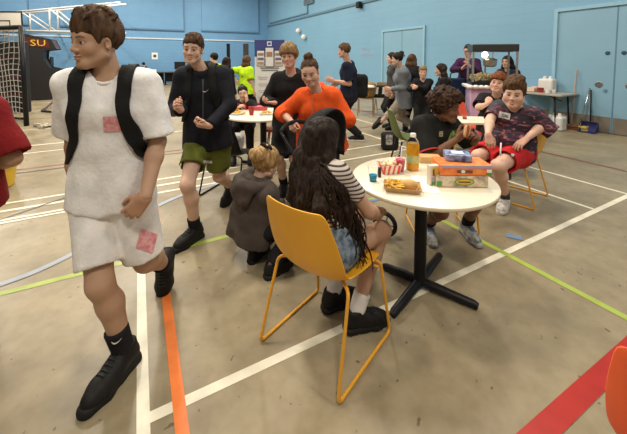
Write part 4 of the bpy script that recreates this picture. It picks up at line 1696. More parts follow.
def band(name, S, path, width_dir, width, mat, parent, off=0.008, thick=0.008, n=6, sub_=5):
    """a strap following a garment"""
    pts = np.array(spline(path, sub_))
    rows = []
    for i, p in enumerate(pts):
        wd_ = width_dir[min(len(width_dir) - 1, i * len(width_dir) // len(pts))] if isinstance(width_dir, list) else width_dir
        rows.append([p + unit(wd_) * width * (j / n - 0.5) for j in range(n + 1)])
    g = S.settle(np.array(rows), off)
    return MB().sheet(g, thick).build(name, mat, parent, smooth=True, auto=60)


def backpack_on(info, label, mat, mat2, size=(0.15, 0.085, 0.21), straps=True, zipm=None):
    sp, rs, fs, up, T = info['sp'], info['rs'], info['fs'], info['up'], info['top']
    k = info['k']
    M = np.stack([rs, fs, up])
    c = sp(0.62) - fs * (0.115 + size[1] + 0.02)
    t = thing('backpack', label, 'backpack', V(c[0], c[1], c[2] - size[2]))
    Q = SDF()
    Q.box(c, V(*size), M, 0.06, 0.02)
    Q.noise = [(0.005, 14, (1, 1, 1), 2)]
    soft('bag_body', Q, 0.011, mat, t)
    P_ = SDF()
    P_.box(c - fs * size[1] - up * size[2] * 0.35, V(size[0] * 0.75, 0.035, size[2] * 0.5), M, 0.03, 0.02)
    soft('front_pocket', P_, 0.011, mat2, t)
    L_ = info['Lt']
    for s in (-1, 1):
        a = lambda x, y, z: sp(0) + rs * s * x * k + fs * y + up * z * L_
        path = [a(0.085, -0.15, 0.84), a(0.088, -0.09, 0.99), a(0.092, 0.02, 1.04), a(0.098, 0.12, 0.92), a(0.105, 0.16, 0.74), a(0.128, 0.15, 0.56), a(0.165, 0.10, 0.40), a(0.19, 0.0, 0.32), a(0.15, -0.14, 0.30)]
        wdirs = [rs * s, rs * s, rs * s, rs * s, rs * s, rs * s + up * 0.6, rs * s + up * 1.5, up, up]
        band('shoulder_strap', T, path, wdirs, 0.062, mat2, t, off=0.010, thick=0.011)
    return t
HAIR = {'brown': hair_mat('brown_hair', (0.035, 0.018, 0.009), (0.13, 0.07, 0.035)), 'dark': hair_mat('dark_hair', (0.008, 0.005, 0.004), (0.04, 0.024, 0.016)),
        'blond': hair_mat('blond_hair', (0.25, 0.14, 0.05), (0.58, 0.40, 0.19)), 'fair': hair_mat('fair_hair', (0.14, 0.085, 0.035), (0.36, 0.24, 0.11)),
        'red': hair_mat('red_hair', (0.09, 0.022, 0.008), (0.26, 0.085, 0.03)), 'black': hair_mat('black_hair', (0.005, 0.004, 0.004), (0.02, 0.014, 0.011)),
        'afro': hair_mat('curly_hair', (0.012, 0.006, 0.004), (0.075, 0.036, 0.018)), 'mid': hair_mat('mid_brown_hair', (0.05, 0.025, 0.012), (0.16, 0.085, 0.04))}
C_GREYTEE = cloth('pale_grey_jersey', (0.86, 0.85, 0.84))
C_GREYSH = cloth('pale_grey_fleece', (0.82, 0.80, 0.77))
C_BLACK = cloth('black_cloth', (0.014, 0.014, 0.016), var=0.7)
C_NAVYBLK = cloth('dark_navy_cloth', (0.011, 0.012, 0.018), 0.8, var=0.7)
C_OLIVE = cloth('olive_shorts_cloth', (0.115, 0.13, 0.022))
C_ORANGE = cloth('orange_fleece', (0.82, 0.105, 0.018))
C_HOOD = cloth('grey_brown_fleece', (0.082, 0.066, 0.058))
C_RED = cloth('red_shorts_cloth', (0.56, 0.022, 0.025), 0.7)
C_MAROON = cloth('dark_red_jersey', (0.20, 0.010, 0.012))
C_HIVIS = cloth('hi_vis_cloth', (0.55, 0.88, 0.02), 0.8)
C_NAVY = cloth('navy_cloth', (0.012, 0.016, 0.035))
C_DENIM = cloth('grey_denim', (0.16, 0.18, 0.20))
C_BEIGE = cloth('beige_trousers', (0.36, 0.31, 0.25))
C_PURPLE = cloth('purple_knit', (0.045, 0.012, 0.05))
C_GREY = cloth('dark_grey_cloth', (0.06, 0.058, 0.055))
C_WHITE = cloth('white_cloth', (0.7, 0.68, 0.64))
C_JEAN = mottle(cloth('blue_denim', (0.12, 0.17, 0.23)), (0.055, 0.085, 0.125), (0.22, 0.28, 0.34), 38)
SH_BLACK = dull(plain('black_shoe', (0.012, 0.011, 0.011), 0.6, var=0.6, scale=30), 0.25)
SH_SOLE = dull(plain('black_sole', (0.016, 0.015, 0.014), 0.7))
SH_GREY = mottle(material('grey_trainer', (0.3, 0.3, 0.3), 0.6), (0.12, 0.14, 0.16), (0.46, 0.44, 0.40), 28)
SH_WHITE = mottle(material('pale_trainer', (0.6, 0.55, 0.5), 0.6), (0.30, 0.28, 0.26), (0.68, 0.64, 0.58), 26)
LACE_B = plain('black_lace', (0.02, 0.02, 0.02), 0.8)
LACE_BLUE = plain('blue_lace', (0.02, 0.20, 0.48), 0.7)
LACE_W = plain('grey_lace', (0.5, 0.48, 0.46), 0.8)
PINK = mottle(material('pink_print', (0.8, 0.3, 0.35), 0.8), (0.62, 0.22, 0.26), (0.80, 0.42, 0.44), 60, 4, 0.35, 0.65)
WPRINT = plain('white_print', (0.75, 0.74, 0.72), 0.6)
BAGB = cloth('black_bag_cloth', (0.013, 0.013, 0.013), 0.75)
STRAPB = cloth('black_webbing', (0.010, 0.010, 0.010), 0.8)

C_STRIPE = material('striped_jersey', (0.6, 0.55, 0.5), 0.85)
t, N, L, b = nodes(C_STRIPE)
tc = N.new('ShaderNodeTexCoord')
sx = N.new('ShaderNodeSeparateXYZ')
L.new(tc.outputs['Object'], sx.inputs[0])
m1 = N.new('ShaderNodeMath')
m1.operation = 'MULTIPLY'
m1.inputs[1].default_value = 1 / 0.020
L.new(sx.outputs[2], m1.inputs[0])
m2 = N.new('ShaderNodeMath')
m2.operation = 'FRACT'
L.new(m1.outputs[0], m2.inputs[0])
rp = N.new('ShaderNodeValToRGB')
rp.color_ramp.elements[0].color, rp.color_ramp.elements[1].color = (0.045, 0.03, 0.03, 1), (0.52, 0.46, 0.40, 1)
rp.color_ramp.elements[0].position, rp.color_ramp.elements[1].position = 0.36, 0.46
L.new(m2.outputs[0], rp.inputs[0])
L.new(rp.outputs[0], b.inputs['Base Color'])

C_CAMO = material('mottled_sports_jersey', (0.1, 0.05, 0.08), 0.7)
t, N, L, b = nodes(C_CAMO)
tc = N.new('ShaderNodeTexCoord')
mp = N.new('ShaderNodeMapping')
mp.inputs['Rotation'].default_value = (0.4, 0.6, 0.3)
mp.inputs['Scale'].default_value = (1, 1, 2.4)
L.new(tc.outputs['Object'], mp.inputs[0])
nz = N.new('ShaderNodeTexNoise')
nz.inputs['Scale'].default_value = 11
nz.inputs['Detail'].default_value = 5
nz.inputs['Distortion'].default_value = 1.5
L.new(mp.outputs[0], nz.inputs['Vector'])
rp = N.new('ShaderNodeValToRGB')
rp.color_ramp.elements[0].color, rp.color_ramp.elements[0].position = (0.012, 0.013, 0.028, 1), 0.49
rp.color_ramp.elements[1].color, rp.color_ramp.elements[1].position = (0.50, 0.27, 0.26, 1), 0.74
e_ = rp.color_ramp.elements.new(0.585)
e_.color = (0.13, 0.022, 0.045, 1)
L.new(nz.outputs['Fac'], rp.inputs[0])
L.new(rp.outputs[0], b.inputs['Base Color'])

C_TEAM = cloth('black_team_jersey', (0.014, 0.014, 0.013))

PALE = (0.66, 0.43, 0.32)
TAN = (0.50, 0.305, 0.20)
BROWN = (0.20, 0.095, 0.05)
BLK_SHOE = dict(mat=SH_BLACK, sole=SH_SOLE, lace=LACE_B)

# --- the boy striding past in pale grey
A_ = person('boy in pale grey t-shirt and shorts striding past with black backpack straps', PX(113, 194, 1.58), PX(109, 72.5, 1.575), PX(97, 42, 1.53), 207, -3, 0, 1.76,
            sh=168, hip=172, skin=TAN, hs=1.0, hres=0.0042, res=0.009,
            hands={1: dict(at=PX(76, 203, 1.72), pole=V(-0.5, 0.6, 0), curl=0.45), -1: dict(at=PX(146, 196, 1.44), pole=V(0.25, 1, 0), d=V(-0.085, -0.01, -0.105), n=V(-0.35, 0.9, -0.2), curl=0.33, thumb=0.3)},
            feet={1: dict(at=V(-0.915, 1.485, 0.10), az=194, knee=PX(100, 284, 1.43)), -1: dict(at=PX(164, 264, 2.0), toe=PX(160, 304, 1.95) - PX(164, 266, 2.02), knee=PX(146, 260, 1.58))},
            hair=dict(kind='crop', mat=HAIR['brown'], tone=(0.055, 0.032, 0.02), lift=0.032, fringe=0.046, g=0.013, amp=0.006),
            top=dict(mat=C_GREYTEE, g=0.021, sg=0.022, len=0.90, hem=-0.045, fold=0.009, name='t_shirt', neck=0.07, collar=C_GREYTEE),
            bottom=dict(kind='shorts', mat=C_GREYSH, g=0.016, flare=2.0, len=0.70, fold=0.007, blend=0.015), shoes=dict(bulk=1.08, high=0.03, **BLK_SHOE), socks=dict(mat=C_BLACK, h=0.13), fat=0.95)
r_ = A_['root']
TOWARD = V(0.1, 1, 0)
patch('pink_print', A_['top'], PX(117, 124, 1.42), A_['rs'] * -1, V(0, 0, 1), 0.112, 0.068, TOWARD, PINK, A_['top_obj'])
patch('pink_print', A_['bottom'], PX(147, 241, 1.4), V(1, 0, -0.35), V(0.3, 0, 1), 0.085, 0.10, TOWARD, PINK, A_['bottom_obj'])
sk_ = SDF().cone(A_['ankle'][1], A_['knee'][1], 0.0535, 0.064)
swoosh('sock_mark', sk_, A_['ankle'][1] + V(0.0, -0.05, 0.085), V(1, 0, 0.15), V(0, 0, 1), 0.05, V(0, 1, 0), WPRINT, A_['root'])
backpack_on(A_, 'black backpack on the shoulders of the boy in pale grey', BAGB, STRAPB)

# --- the boy in the black jacket behind him
B_ = person('boy in black zipped jacket and olive green shorts walking towards the camera', PX(208, 139, 2.86), PX(202, 69.5, 2.82), PX(193, 49.5, 2.72), 174, -2, -4, 1.72,
            sh=172, hip=178, skin=PALE, hs=0.97, res=0.010, hres=0.0048,
            hands={1: dict(at=PX(181, 110, 2.56), pole=V(-0.5, 0.2, -1), d=V(-0.12, -0.5, 0.35), n=V(0.9, -0.1, 0.2), curl=0.75), -1: dict(at=PX(210, 126, 2.58), pole=V(0.8, 0.4, -0.5), d=V(-1, -0.25, 0.12), n=V(0, 0.5, 0.9), curl=0.62)},
            feet={1: dict(at=V(-0.985, 2.625, 0.10), az=207), -1: dict(at=PX(231, 187, 3.26), toe=PX(221, 206, 3.22) - PX(230, 190, 3.3), knee=PX(219, 176, 2.92))},
            hair=dict(kind='crop', mat=HAIR['brown'], tone=(0.05, 0.028, 0.018), lift=0.014, fringe=0.058, g=0.010),
            top=dict(mat=C_NAVYBLK, g=0.028, sg=0.018, sleeve='long', hem=-0.06, hood=True, fold=0.006, name='jacket', cuff=-0.005),
            bottom=dict(kind='shorts', mat=C_OLIVE, g=0.013, flare=3.4, len=0.62, fold=0.007, rise=0.05), shoes=dict(bulk=1.1, high=0.03, mat=SH_BLACK, sole=SH_SOLE, lace=LACE_B), socks=dict(mat=C_BLACK, h=0.10))
swoosh('chest_logo', B_['top'], PX(206, 91, 2.6), V(1, 0.1, 0.1), V(0, 0, 1), 0.055, V(0, 1, 0), WPRINT, B_['top_obj'])
patch('jacket_zip', B_['top'], PX(203, 104, 2.6), V(1, 0, 0), V(0.02, 0, 1), 0.012, 0.42, V(0, 1, 0), plain('grey_zip', (0.05, 0.05, 0.055), 0.4), B_['top_obj'])
patch('shorts_letters', B_['bottom'], PX(208, 162, 2.6), V(1, 0.1, -0.1), V(0, 0, 1), 0.07, 0.022, V(0, 1, 0), WPRINT, B_['bottom_obj'], n=4)
backpack_on(B_, 'black rucksack on the back of the boy in the black jacket', BAGB, STRAPB)

# --- the girl crouching beside the yellow chair
CR_ = person('child in grey brown hoodie crouching beside the yellow chair, fair hair tied up', PX(250, 226, 2.36), PX(257, 181, 2.33), PX(265.5, 163, 2.37), 38, -14, 6, 1.42, sh=40, hip=48,
       skin=PALE, res=0.010, hres=0.0055, female=True, eyes=False, hs=1.0,
       hands={1: dict(at=PX(290, 208, 2.5), pole=V(0.1, 0, -1)), -1: dict(at=PX(281, 206, 2.72), pole=V(-0.1, 0, -1))},
       feet={1: dict(at=G(272, 276) + V(0, 0, 0.085), az=45, pole=V(0.6, 0.6, 1)), -1: dict(at=G(254, 262) + V(0, 0.02, 0.085), az=25, pole=V(0.1, 0.8, 1))},
       hair=dict(kind='bun', mat=HAIR['blond'], tone=(0.3, 0.18, 0.07), g=0.016, amp=0.008, bun=(0.015, -0.115, 0.065), bun_r=0.062, low=-0.09),
       top=dict(mat=C_HOOD, g=0.032, sg=0.024, sleeve='long', hem=-0.08, hood='drape', fold=0.013, name='hoodie'), bottom=dict(mat=C_BLACK, g=0.016), shoes=BLK_SHOE)

c_, hr_, hf_, hu_, s_ = CR_['head']
mb = MB()
for q in (-1, 1):
    mb.tube([c_ - hf_ * 0.06 + hu_ * 0.118 + hr_ * (0.03 + q * 0.012 * 0), c_ - hf_ * 0.065 + hu_ * 0.140 + hr_ * (0.03 + q * 0.03), c_ - hf_ * 0.065 + hu_ * 0.125 + hr_ * (0.03 + q * 0.06)], [0.010, 0.016, 0.008], 8)
mb.build('hair_bow', dull(plain('black_bow', (0.014, 0.012, 0.012), 0.7)), CR_['root'], smooth=True)

# --- the girl on the yellow chair
D_ = person('girl with long dark wavy hair and striped top sitting on the yellow chair', V(0.035, 1.63, 0.545), V(0.035, 1.735, 0.935), V(0.045, 1.775, 1.045), 32, -14, 4, 1.55, sh=44, hip=42,
            skin=TAN, res=0.009, hres=0.0055, female=True, eyes=False, hs=0.95, base=V(0.2, 1.75, 0),
            hands={1: dict(at=V(0.375, 1.83, 0.60), pole=V(0.5, -0.6, -0.6), d=V(0.3, 0.9, 0.0), n=V(0, 0, -1)), -1: dict(at=V(0.14, 2.03, 0.62), pole=V(-0.8, 0, -0.6), d=V(0.4, 0.9, 0), n=V(0, 0, -1))},
            feet={1: dict(at=V(0.235, 1.715, 0.10), az=74, knee=V(0.40, 1.84, 0.505)), -1: dict(at=V(0.115, 1.865, 0.10), az=62, knee=V(0.27, 2.0, 0.51))},
            hair=dict(kind='long', mat=HAIR['dark'], tone=(0.02, 0.012, 0.01), g=0.022, amp=0.008, len=0.47, width=0.11, strands=300, wave=0.020, seed=5, fall=V(0.20, -0.1, -1)),
            top=dict(mat=C_STRIPE, g=0.012, sg=0.004, len=0.62, hem=0.10, fold=0.006, name='striped_top'),
            bottom=dict(kind='shorts', mat=C_JEAN, g=0.014, flare=1.8, len=0.36, fold=0.004, name='denim_shorts'), shoes=dict(bulk=1.12, high=0.03, mat=SH_BLACK, sole=SH_SOLE, lace=LACE_B), socks=dict(mat=C_WHITE, h=0.11))

# --- the woman in orange and the boy beside her
E_ = person('smiling woman in bright orange hoodie looking down over the pushchair', PX(321, 136, 3.22), PX(317, 92, 3.08), PX(310, 71.5, 2.96), 190, -22, 5, 1.60, sh=184, skin=(0.72, 0.45, 0.34), fat=1.28, face=1.1, female=True, hs=0.99,
            res=0.0105, hres=0.0052,
            hands={1: dict(at=PX(291, 121, 2.96), pole=V(-0.8, 0.2, -0.7), d=V(0.2, -0.6, -0.6), n=V(0.6, 0.2, -0.6), curl=0.7), -1: dict(at=PX(327, 118, 2.92), pole=V(0.9, 0.2, -0.7), d=V(-0.9, -0.3, -0.25), n=V(0, -0.2, -1), curl=0.7)},
            hair=dict(kind='bun', mat=HAIR['brown'], tone=(0.07, 0.04, 0.025), g=0.006, fringe=0.07, bun=(-0.0, -0.03, 0.135), bun_r=0.044, amp=0.003),
            top=dict(mat=C_ORANGE, g=0.034, sg=0.024, sleeve='push', hem=-0.12, hood=True, fold=0.009, name='hoodie'), bottom=dict(mat=C_BLACK), shoes=BLK_SHOE)
patch('zip', E_['top'], PX(312, 112, 2.7), V(1, 0, 0), V(0, 0, 1), 0.012, 0.26, V(0, 1, 0), plain('zip_orange', (0.7, 0.16, 0.06), 0.5), E_['top_obj'], n=6)
F_ = person('boy with fair bowl haircut in black hoodie left of the woman in orange', PX(291, 119, 3.62), PX(291.5, 75, 3.56), PX(289, 56, 3.5), 190, -4, 3, 1.70, skin=PALE, res=0.011, hres=0.0055, hs=1.0,
            hands={1: dict(at=PX(275, 103, 3.36), pole=V(-0.8, 0.3, -1), d=V(-1, -0.2, 0.1), n=V(0.2, 0.3, 1), curl=0.45)},
            feet={1: dict(at=G(284, 192) + V(0, 0, 0.1), az=190), -1: dict(at=G(299, 192) + V(0, 0, 0.1), az=180)},
            hair=dict(kind='bowl', mat=HAIR['fair'], tone=(0.2, 0.12, 0.05), g=0.018, fringe=0.03, lift=0.02, amp=0.005),
            top=dict(mat=C_BLACK, g=0.026, sg=0.016, sleeve='long', hem=-0.08, hood=True, name='hoodie'), bottom=dict(kind='shorts', mat=C_BLACK, g=0.022, flare=1.4, len=0.98), shoes=BLK_SHOE, socks=dict(mat=C_BLACK, h=0.1))

# --- the boys behind the round table
R_ = person('boy with large curly afro in black team shirt eating a hot dog', V(1.0, 2.76, 0.56), V(1.035, 2.73, 0.985), PX(446.5, 107.5, 2.66), 134, -6, 0, 1.62, sh=158, hip=165, skin=BROWN, eyes=False, res=0.0095, hres=0.0048, hs=0.95,
            base=V(1.02, 2.66, 0),
            hands={1: dict(at=PX(457, 139, 2.46), pole=V(-0.6, -0.2, -1), d=V(0.75, 0.1, 0.5), n=V(0.1, 0.9, 0.5), curl=0.6), -1: dict(at=PX(477, 139, 2.6), pole=V(0.8, 0.3, -0.6), d=V(-0.5, -0.5, 0.45), n=V(-0.6, 0.1, -0.5), curl=0.55)},
            feet={1: dict(at=G(428, 236) + V(0, 0.02, 0.1), az=185, pole=V(0, -1, 0.5)), -1: dict(at=G(467.5, 236) + V(0, 0.02, 0.1), az=178, pole=V(0.2, -1, 0.5))},
            hair=dict(kind='afro', mat=HAIR['afro'], tone=(0.02, 0.012, 0.008), amp=0.014, freq=60, st=(1, 1, 1), size=1.13, res=0.0055),
            top=dict(mat=C_TEAM, g=0.034, sg=0.026, len=0.92, hem=-0.08, fold=0.010, name='team_shirt'), bottom=dict(kind='shorts', mat=C_BLACK, g=0.02, len=0.85, flare=1.6),
            shoes=dict(mat=SH_GREY, sole=SH_GREY, lace=LACE_BLUE, bulk=1.05), socks=dict(mat=C_BLACK, h=0.11))
REDTRIM = plain('red_trim', (0.45, 0.03, 0.03), 0.7)
for s_ in (1,):
    ad_ = unit(R_['elbow'][s_] - R_['shJ'][s_])
    mb = MB()
    c_ = R_['shJ'][s_] + ad_ * 0.238
    x_ = unit(np.cross(ad_, V(0, 0, 1)))
    y_ = np.cross(ad_, x_)
    ring = R_['top'].settle(np.array([c_ + (x_ * math.cos(a) + y_ * math.sin(a)) * 0.09 for a in np.linspace(0, 2 * math.pi, 28, endpoint=False)]), 0.002)
    mb.tube(list(ring), 0.0075, 6, closed=True)
    mb.build('sleeve_trim', REDTRIM, R_['top_obj'], smooth=True)
ring = []
for a in np.linspace(0, 2 * math.pi, 28, endpoint=False):
    ring.append(V(1.035, 2.73, 0.99) + R_['rs'] * math.cos(a) * 0.078 + R_['fs'] * (math.sin(a) * 0.075 + 0.012) - V(0, 0, 1) * (0.03 + 0.025 * math.sin(a)))
MB().tube(ring, 0.011, 7, closed=True).build('collar', REDTRIM, R_['top_obj'], smooth=True)
patch('green_print', R_['top'], PX(453, 137, 2.4), V(1, 0, 0.2), V(0.4, 0, 1), 0.07, 0.13, V(0, 1, 0), mottle(material('green_print_cloth', (0.2, 0.3, 0.05), 0.8), (0.03, 0.05, 0.015), (0.24, 0.34, 0.05), 40), R_['top_obj'])
patch('crest', R_['top'], PX(441, 134, 2.4), V(1, 0, 0), V(0, 0, 1), 0.032, 0.045, V(0, 1, 0), mottle(material('crest_print', (0.4, 0.35, 0.2), 0.8), (0.05, 0.05, 0.03), (0.42, 0.36, 0.2), 120), R_['top_obj'])

Q_ = person('boy in patterned jersey and red shorts sitting with an elbow over the yellow chair back', V(2.06, 3.38, 0.56), V(2.06, 3.30, 1.02), PX(514, 93.5, 3.18), 217, -5, -4, 1.66, sh=228, hip=238, skin=(0.72, 0.46, 0.35), fat=1.32, face=1.22, hs=1.08,
            res=0.0095, hres=0.005, base=V(2.05, 3.3, 0),
            hands={-1: dict(at=PX(526, 139, 3.08), elbow=PX(544, 124, 3.14), d=V(-0.8, -0.2, -0.5), n=V(0, 0.3, -1), curl=0.35), 1: dict(at=PX(488, 134, 3.05), pole=V(-0.9, 0.3, -0.3), d=V(0.05, -0.3, -0.9), n=V(0.3, 0.9, 0), curl=0.4)},
            feet={-1: dict(at=V(1.93, 3.20, 0.10), az=222, knee=PX(498, 166, 2.98)), 1: dict(at=V(1.58, 3.5, 0.10), az=230, knee=PX(478, 156, 3.24))},
            hair=dict(kind='messy', mat=HAIR['mid'], tone=(0.08, 0.045, 0.025), g=0.018, lift=0.030, fringe=0.050, amp=0.009, freq=42, clumps=46),
            top=dict(mat=C_CAMO, g=0.020, sg=0.012, len=0.80, hem=-0.06, fold=0.010, name='jersey', collar=C_NAVY), bottom=dict(kind='shorts', mat=C_RED, g=0.026, len=0.86, flare=1.7, fold=0.009),
            shoes=dict(mat=SH_WHITE, sole=SH_WHITE, lace=LACE_W, bulk=1.1), socks=dict(mat=C_GREY, h=0.10))
po = patch('chest_panel', Q_['top'], PX(504.5, 115.5, 2.8), V(1, 0, -0.22), V(0.18, 0, 1), 0.115, 0.062, V(0, 1, 0), WPRINT, Q_['top_obj'], n=6)
pv_ = UW(np.array([v.co for v in po.data.vertices]) + np.array(Q_['root'].location))
pr_ = unit(pv_[6] - pv_[0])
pu_ = unit(pv_[42] - pv_[0])
lettering('KOAC', 'panel_letters', C_NAVYBLK, po, pv_[:49].mean(0) - unit(pv_[:49].mean(0) - V(0, 0, 1.5)) * 0.004, pr_, pu_, 0.032, 0.001, 0.09)
patch('shorts_logo', Q_['bottom'], PX(512.5, 155, 2.8), V(1, 0, -0.5), V(0.5, 0, 1), 0.030, 0.026, V(0, 1, 0), WPRINT, Q_['bottom_obj'], n=4)
MB().tube([PX(501, 143, 3.03), PX(500.5, 150, 2.98), PX(500.5, 156, 2.96)], 0.007, 6).build('drawstring', WPRINT, Q_['bottom_obj'], smooth=True)
person('child with ginger hair in black t-shirt leaning chin on hand behind white table', V(2.60, 4.62, 0.53), V(2.52, 4.47, 0.99), PX(498, 83, 4.36), 220, 4, -8, 1.55, sh=212, skin=(0.72, 0.45, 0.34), fat=1.25, face=1.18, hs=1.03, res=0.012, hres=0.006, base=V(2.5, 4.5, 0),
       hands={1: dict(at=PX(487, 104, 4.18), pole=V(-0.8, -0.1, -0.8), d=V(0.5, 0.1, 0.8), n=V(0.6, 0.6, 0.1), curl=0.7), -1: dict(at=V(2.62, 4.1, 0.78), pole=V(0.9, 0, -0.4))},
       feet={1: dict(at=V(2.25, 4.25, 0.1), az=215, pole=V(-0.3, -1, 0.5)), -1: dict(at=V(2.5, 4.15, 0.1), az=205, pole=V(0, -1, 0.5))},
       hair=dict(kind='bowl', mat=HAIR['red'], tone=(0.14, 0.04, 0.015), g=0.02, fringe=0.05, lift=0.015, amp=0.007), top=dict(mat=C_BLACK, g=0.03, sg=0.024, len=0.8, hem=-0.06), bottom=dict(mat=C_BLACK), shoes=BLK_SHOE)

# --- the person at the left edge
person('person in dark red t-shirt and black trousers cut off by the left edge', V(-1.74, 1.52, 0.83), V(-1.72, 1.50, 1.29), V(-1.79, 1.52, 1.45), 285, 0, 0, 1.66, sh=300, skin=TAN, res=0.011, hres=0.007, eyes=False,
       hands={1: dict(at=PX(-12, 166, 1.70), pole=V(1, -0.3, -0.6)), -1: dict(at=V(-1.86, 1.32, 1.0), pole=V(0.35, 0.0, -1))},
       hair=dict(kind='crop', mat=HAIR['dark']), top=dict(mat=C_MAROON, g=0.026, sg=0.024, len=0.95, hem=-0.07, fold=0.006), bottom=dict(mat=C_BLACK, g=0.008), shoes=BLK_SHOE)

# --- people further back
FARQ = dict(res=0.015, hres=0.0085, eyes=False)
G_ = person('man in navy polo shirt walking left with a black bag behind him', PX(349, 96, 5.85), PX(348, 62, 5.8), PX(344, 51, 5.76), 288, 2, 0, 1.84, skin=(0.62, 0.36, 0.27), **FARQ,
            hands={-1: dict(at=PX(334, 81, 5.6), pole=V(0.6, 0, -0.7)), 1: dict(at=PX(337, 84, 5.9), pole=V(0.3, 0.6, -0.8))},
            feet={-1: dict(at=G(360, 141) + V(0, 0, 0.1), az=287), 1: dict(at=G(338, 137) + V(0, 0, 0.1), az=290)},
            hair=dict(kind='crop', mat=HAIR['mid'], tone=(0.08, 0.04, 0.02)), top=dict(mat=C_NAVY, g=0.017, len=0.85, hem=-0.08, name='polo_shirt'), bottom=dict(mat=C_BLACK, g=0.022), shoes=dict(mat=SH_BLACK, sole=LACE_W), fat=1.1)
H_ = person('woman in grey denim jacket and beige trousers walking left, hair in a bun', PX(404, 96, 6.3), PX(402, 69, 6.25), PX(397, 59, 6.2), 277, -3, 0, 1.68, skin=PALE, female=True, **FARQ,
            hands={-1: dict(at=PX(391, 89, 6.1), pole=V(0.8, 0, -0.6)), 1: dict(at=PX(392, 92, 6.4), pole=V(0.8, 0, -0.6))},
            feet={-1: dict(at=PX(381, 122, 6.4), toe=PX(374, 129, 6.4) - PX(380, 121, 6.4), knee=PX(395, 109, 6.3)), 1: dict(at=G(416, 134) + V(0, 0, 0.1), az=275)},
            hair=dict(kind='bun', mat=HAIR['dark'], tone=(0.02, 0.012, 0.01), g=0.016, bun=(0, -0.09, 0.11), bun_r=0.055), top=dict(mat=C_DENIM, g=0.05, sg=0.016, sleeve='long', hem=-0.20, name='denim_jacket'), bottom=dict(mat=C_BEIGE, g=0.03, leg=0.03, up=0.16), shoes=BLK_SHOE)


def standing(label, hx, hy, d, haz, H, top, bottom, hair, skin=PALE, hands=None, group=None, sh=None, female=False, fat=1.0, hp=0):
    """someone upright further away, placed by the eyes"""
    h = PX(hx, hy, d)
    k = H / 1.72
    n = h - azv(haz) * 0.05 - V(0, 0, 0.165 * k)
    p = n - V(0, 0, 1) * 0.53 * k - azv(haz) * 0.01
    dz = (0.93 * k - 0.01) - p[2]
    if abs(dz) > 0.12:
        print('height check', label, round(dz, 2))
    s = sh if sh is not None else haz
    r = V(math.cos(R(s)), -math.sin(R(s)), 0)
    ft = {q: dict(at=V(p[0], p[1], 0.1) + r * q * 0.11 * k, az=s + q * 8) for q in (-1, 1)}
    return person(label, p, n, h, haz, hp, 0, H, sh=sh, skin=skin, hair=hair, top=top, bottom=bottom, shoes=dict(mat=SH_BLACK, sole=SH_SOLE), hands=hands, feet=ft, group=group, female=female, fat=fat, **FARQ)


standing('person in dark grey coat half hidden behind the woman in grey denim', 391.5, 58, 6.95, 268, 1.66, dict(mat=C_GREY, g=0.026, sleeve='long', hem=-0.2, name='coat', fold=0.003), dict(mat=C_BLACK), dict(kind='long', mat=HAIR['dark'], len=0.16, g=0.014))
standing('person in black with long brown hair seen from behind beside the small boy', 412, 60, 6.7, 35, 1.62, dict(mat=C_BLACK, g=0.026, sleeve='long', hem=-0.25, name='coat', fold=0.003), dict(mat=C_BLACK), dict(kind='long', mat=HAIR['brown'], len=0.28, g=0.018, width=0.08), female=True)
standing('small fair haired boy in black jacket holding his hands together', 423, 72.5, 5.95, 196, 1.38, dict(mat=C_BLACK, g=0.016, sleeve='long', hem=-0.08, name='jacket'), dict(mat=C_BLACK), dict(kind='crop', mat=HAIR['fair'], tone=(0.25, 0.16, 0.07), g=0.008), skin=(0.7, 0.45, 0.34),
         hands={1: dict(at=PX(413, 88, 5.7), pole=V(-0.7, 0.3, -0.8)), -1: dict(at=PX(417, 87, 5.72), pole=V(0.8, 0.3, -0.8))})
standing('girl with long dark hair in black top facing left beside the blue bag', 440.5, 70, 5.85, 283, 1.44, dict(mat=C_BLACK, g=0.016, sleeve='long', hem=-0.1, name='hoodie'), dict(mat=C_BLACK), dict(kind='long', mat=HAIR['dark'], len=0.24, g=0.018, width=0.09), female=True)
M_ = standing('man with glasses and purple jumper looking at his phone by the popcorn machine', 468, 51, 6.75, 212, 1.82, dict(mat=C_PURPLE, g=0.02, sleeve='long', hem=-0.1, name='jumper'), dict(mat=C_BLACK), dict(kind='crop', mat=HAIR['dark'], tone=(0.03, 0.02, 0.015), g=0.006, fringe=0.075), skin=(0.62, 0.37, 0.28), hp=-10,
              hands={1: dict(at=PX(462, 69, 6.45), pole=V(-0.9, 0.3, -0.6), d=V(0.4, -0.3, 0.7)), -1: dict(at=PX(470, 67, 6.4), pole=V(0.9, 0.3, -0.6), d=V(-0.5, -0.2, 0.7))})
mb = MB()
c_, hr_, hf_, hu_, s_ = M_['head']
for q in (-1, 1):
    mb.tube([c_ + (hr_ * (q * 0.033 + 0.023 * math.cos(a)) + hf_ * 0.105 + hu_ * 0.018 * math.sin(a)) for a in np.linspace(0, 2 * math.pi, 14, endpoint=False)], 0.003, 5, closed=True)
    mb.tube([c_ + hr_ * q * 0.056 + hf_ * 0.10, c_ + hr_ * q * 0.079 - hf_ * 0.005], 0.003, 5)
mb.tube([c_ - hr_ * 0.012 + hf_ * 0.108, c_ + hr_ * 0.012 + hf_ * 0.108], 0.003, 5)
mb.build('glasses', BLACK, M_['root'])
standing('person in navy t-shirt standing behind the right side of the popcorn machine', 507, 62, 6.3, 238, 1.64, dict(mat=C_NAVY, g=0.017, len=0.8, hem=-0.08), dict(mat=C_BLACK), dict(kind='long', mat=HAIR['black'], len=0.12, g=0.016), skin=TAN)
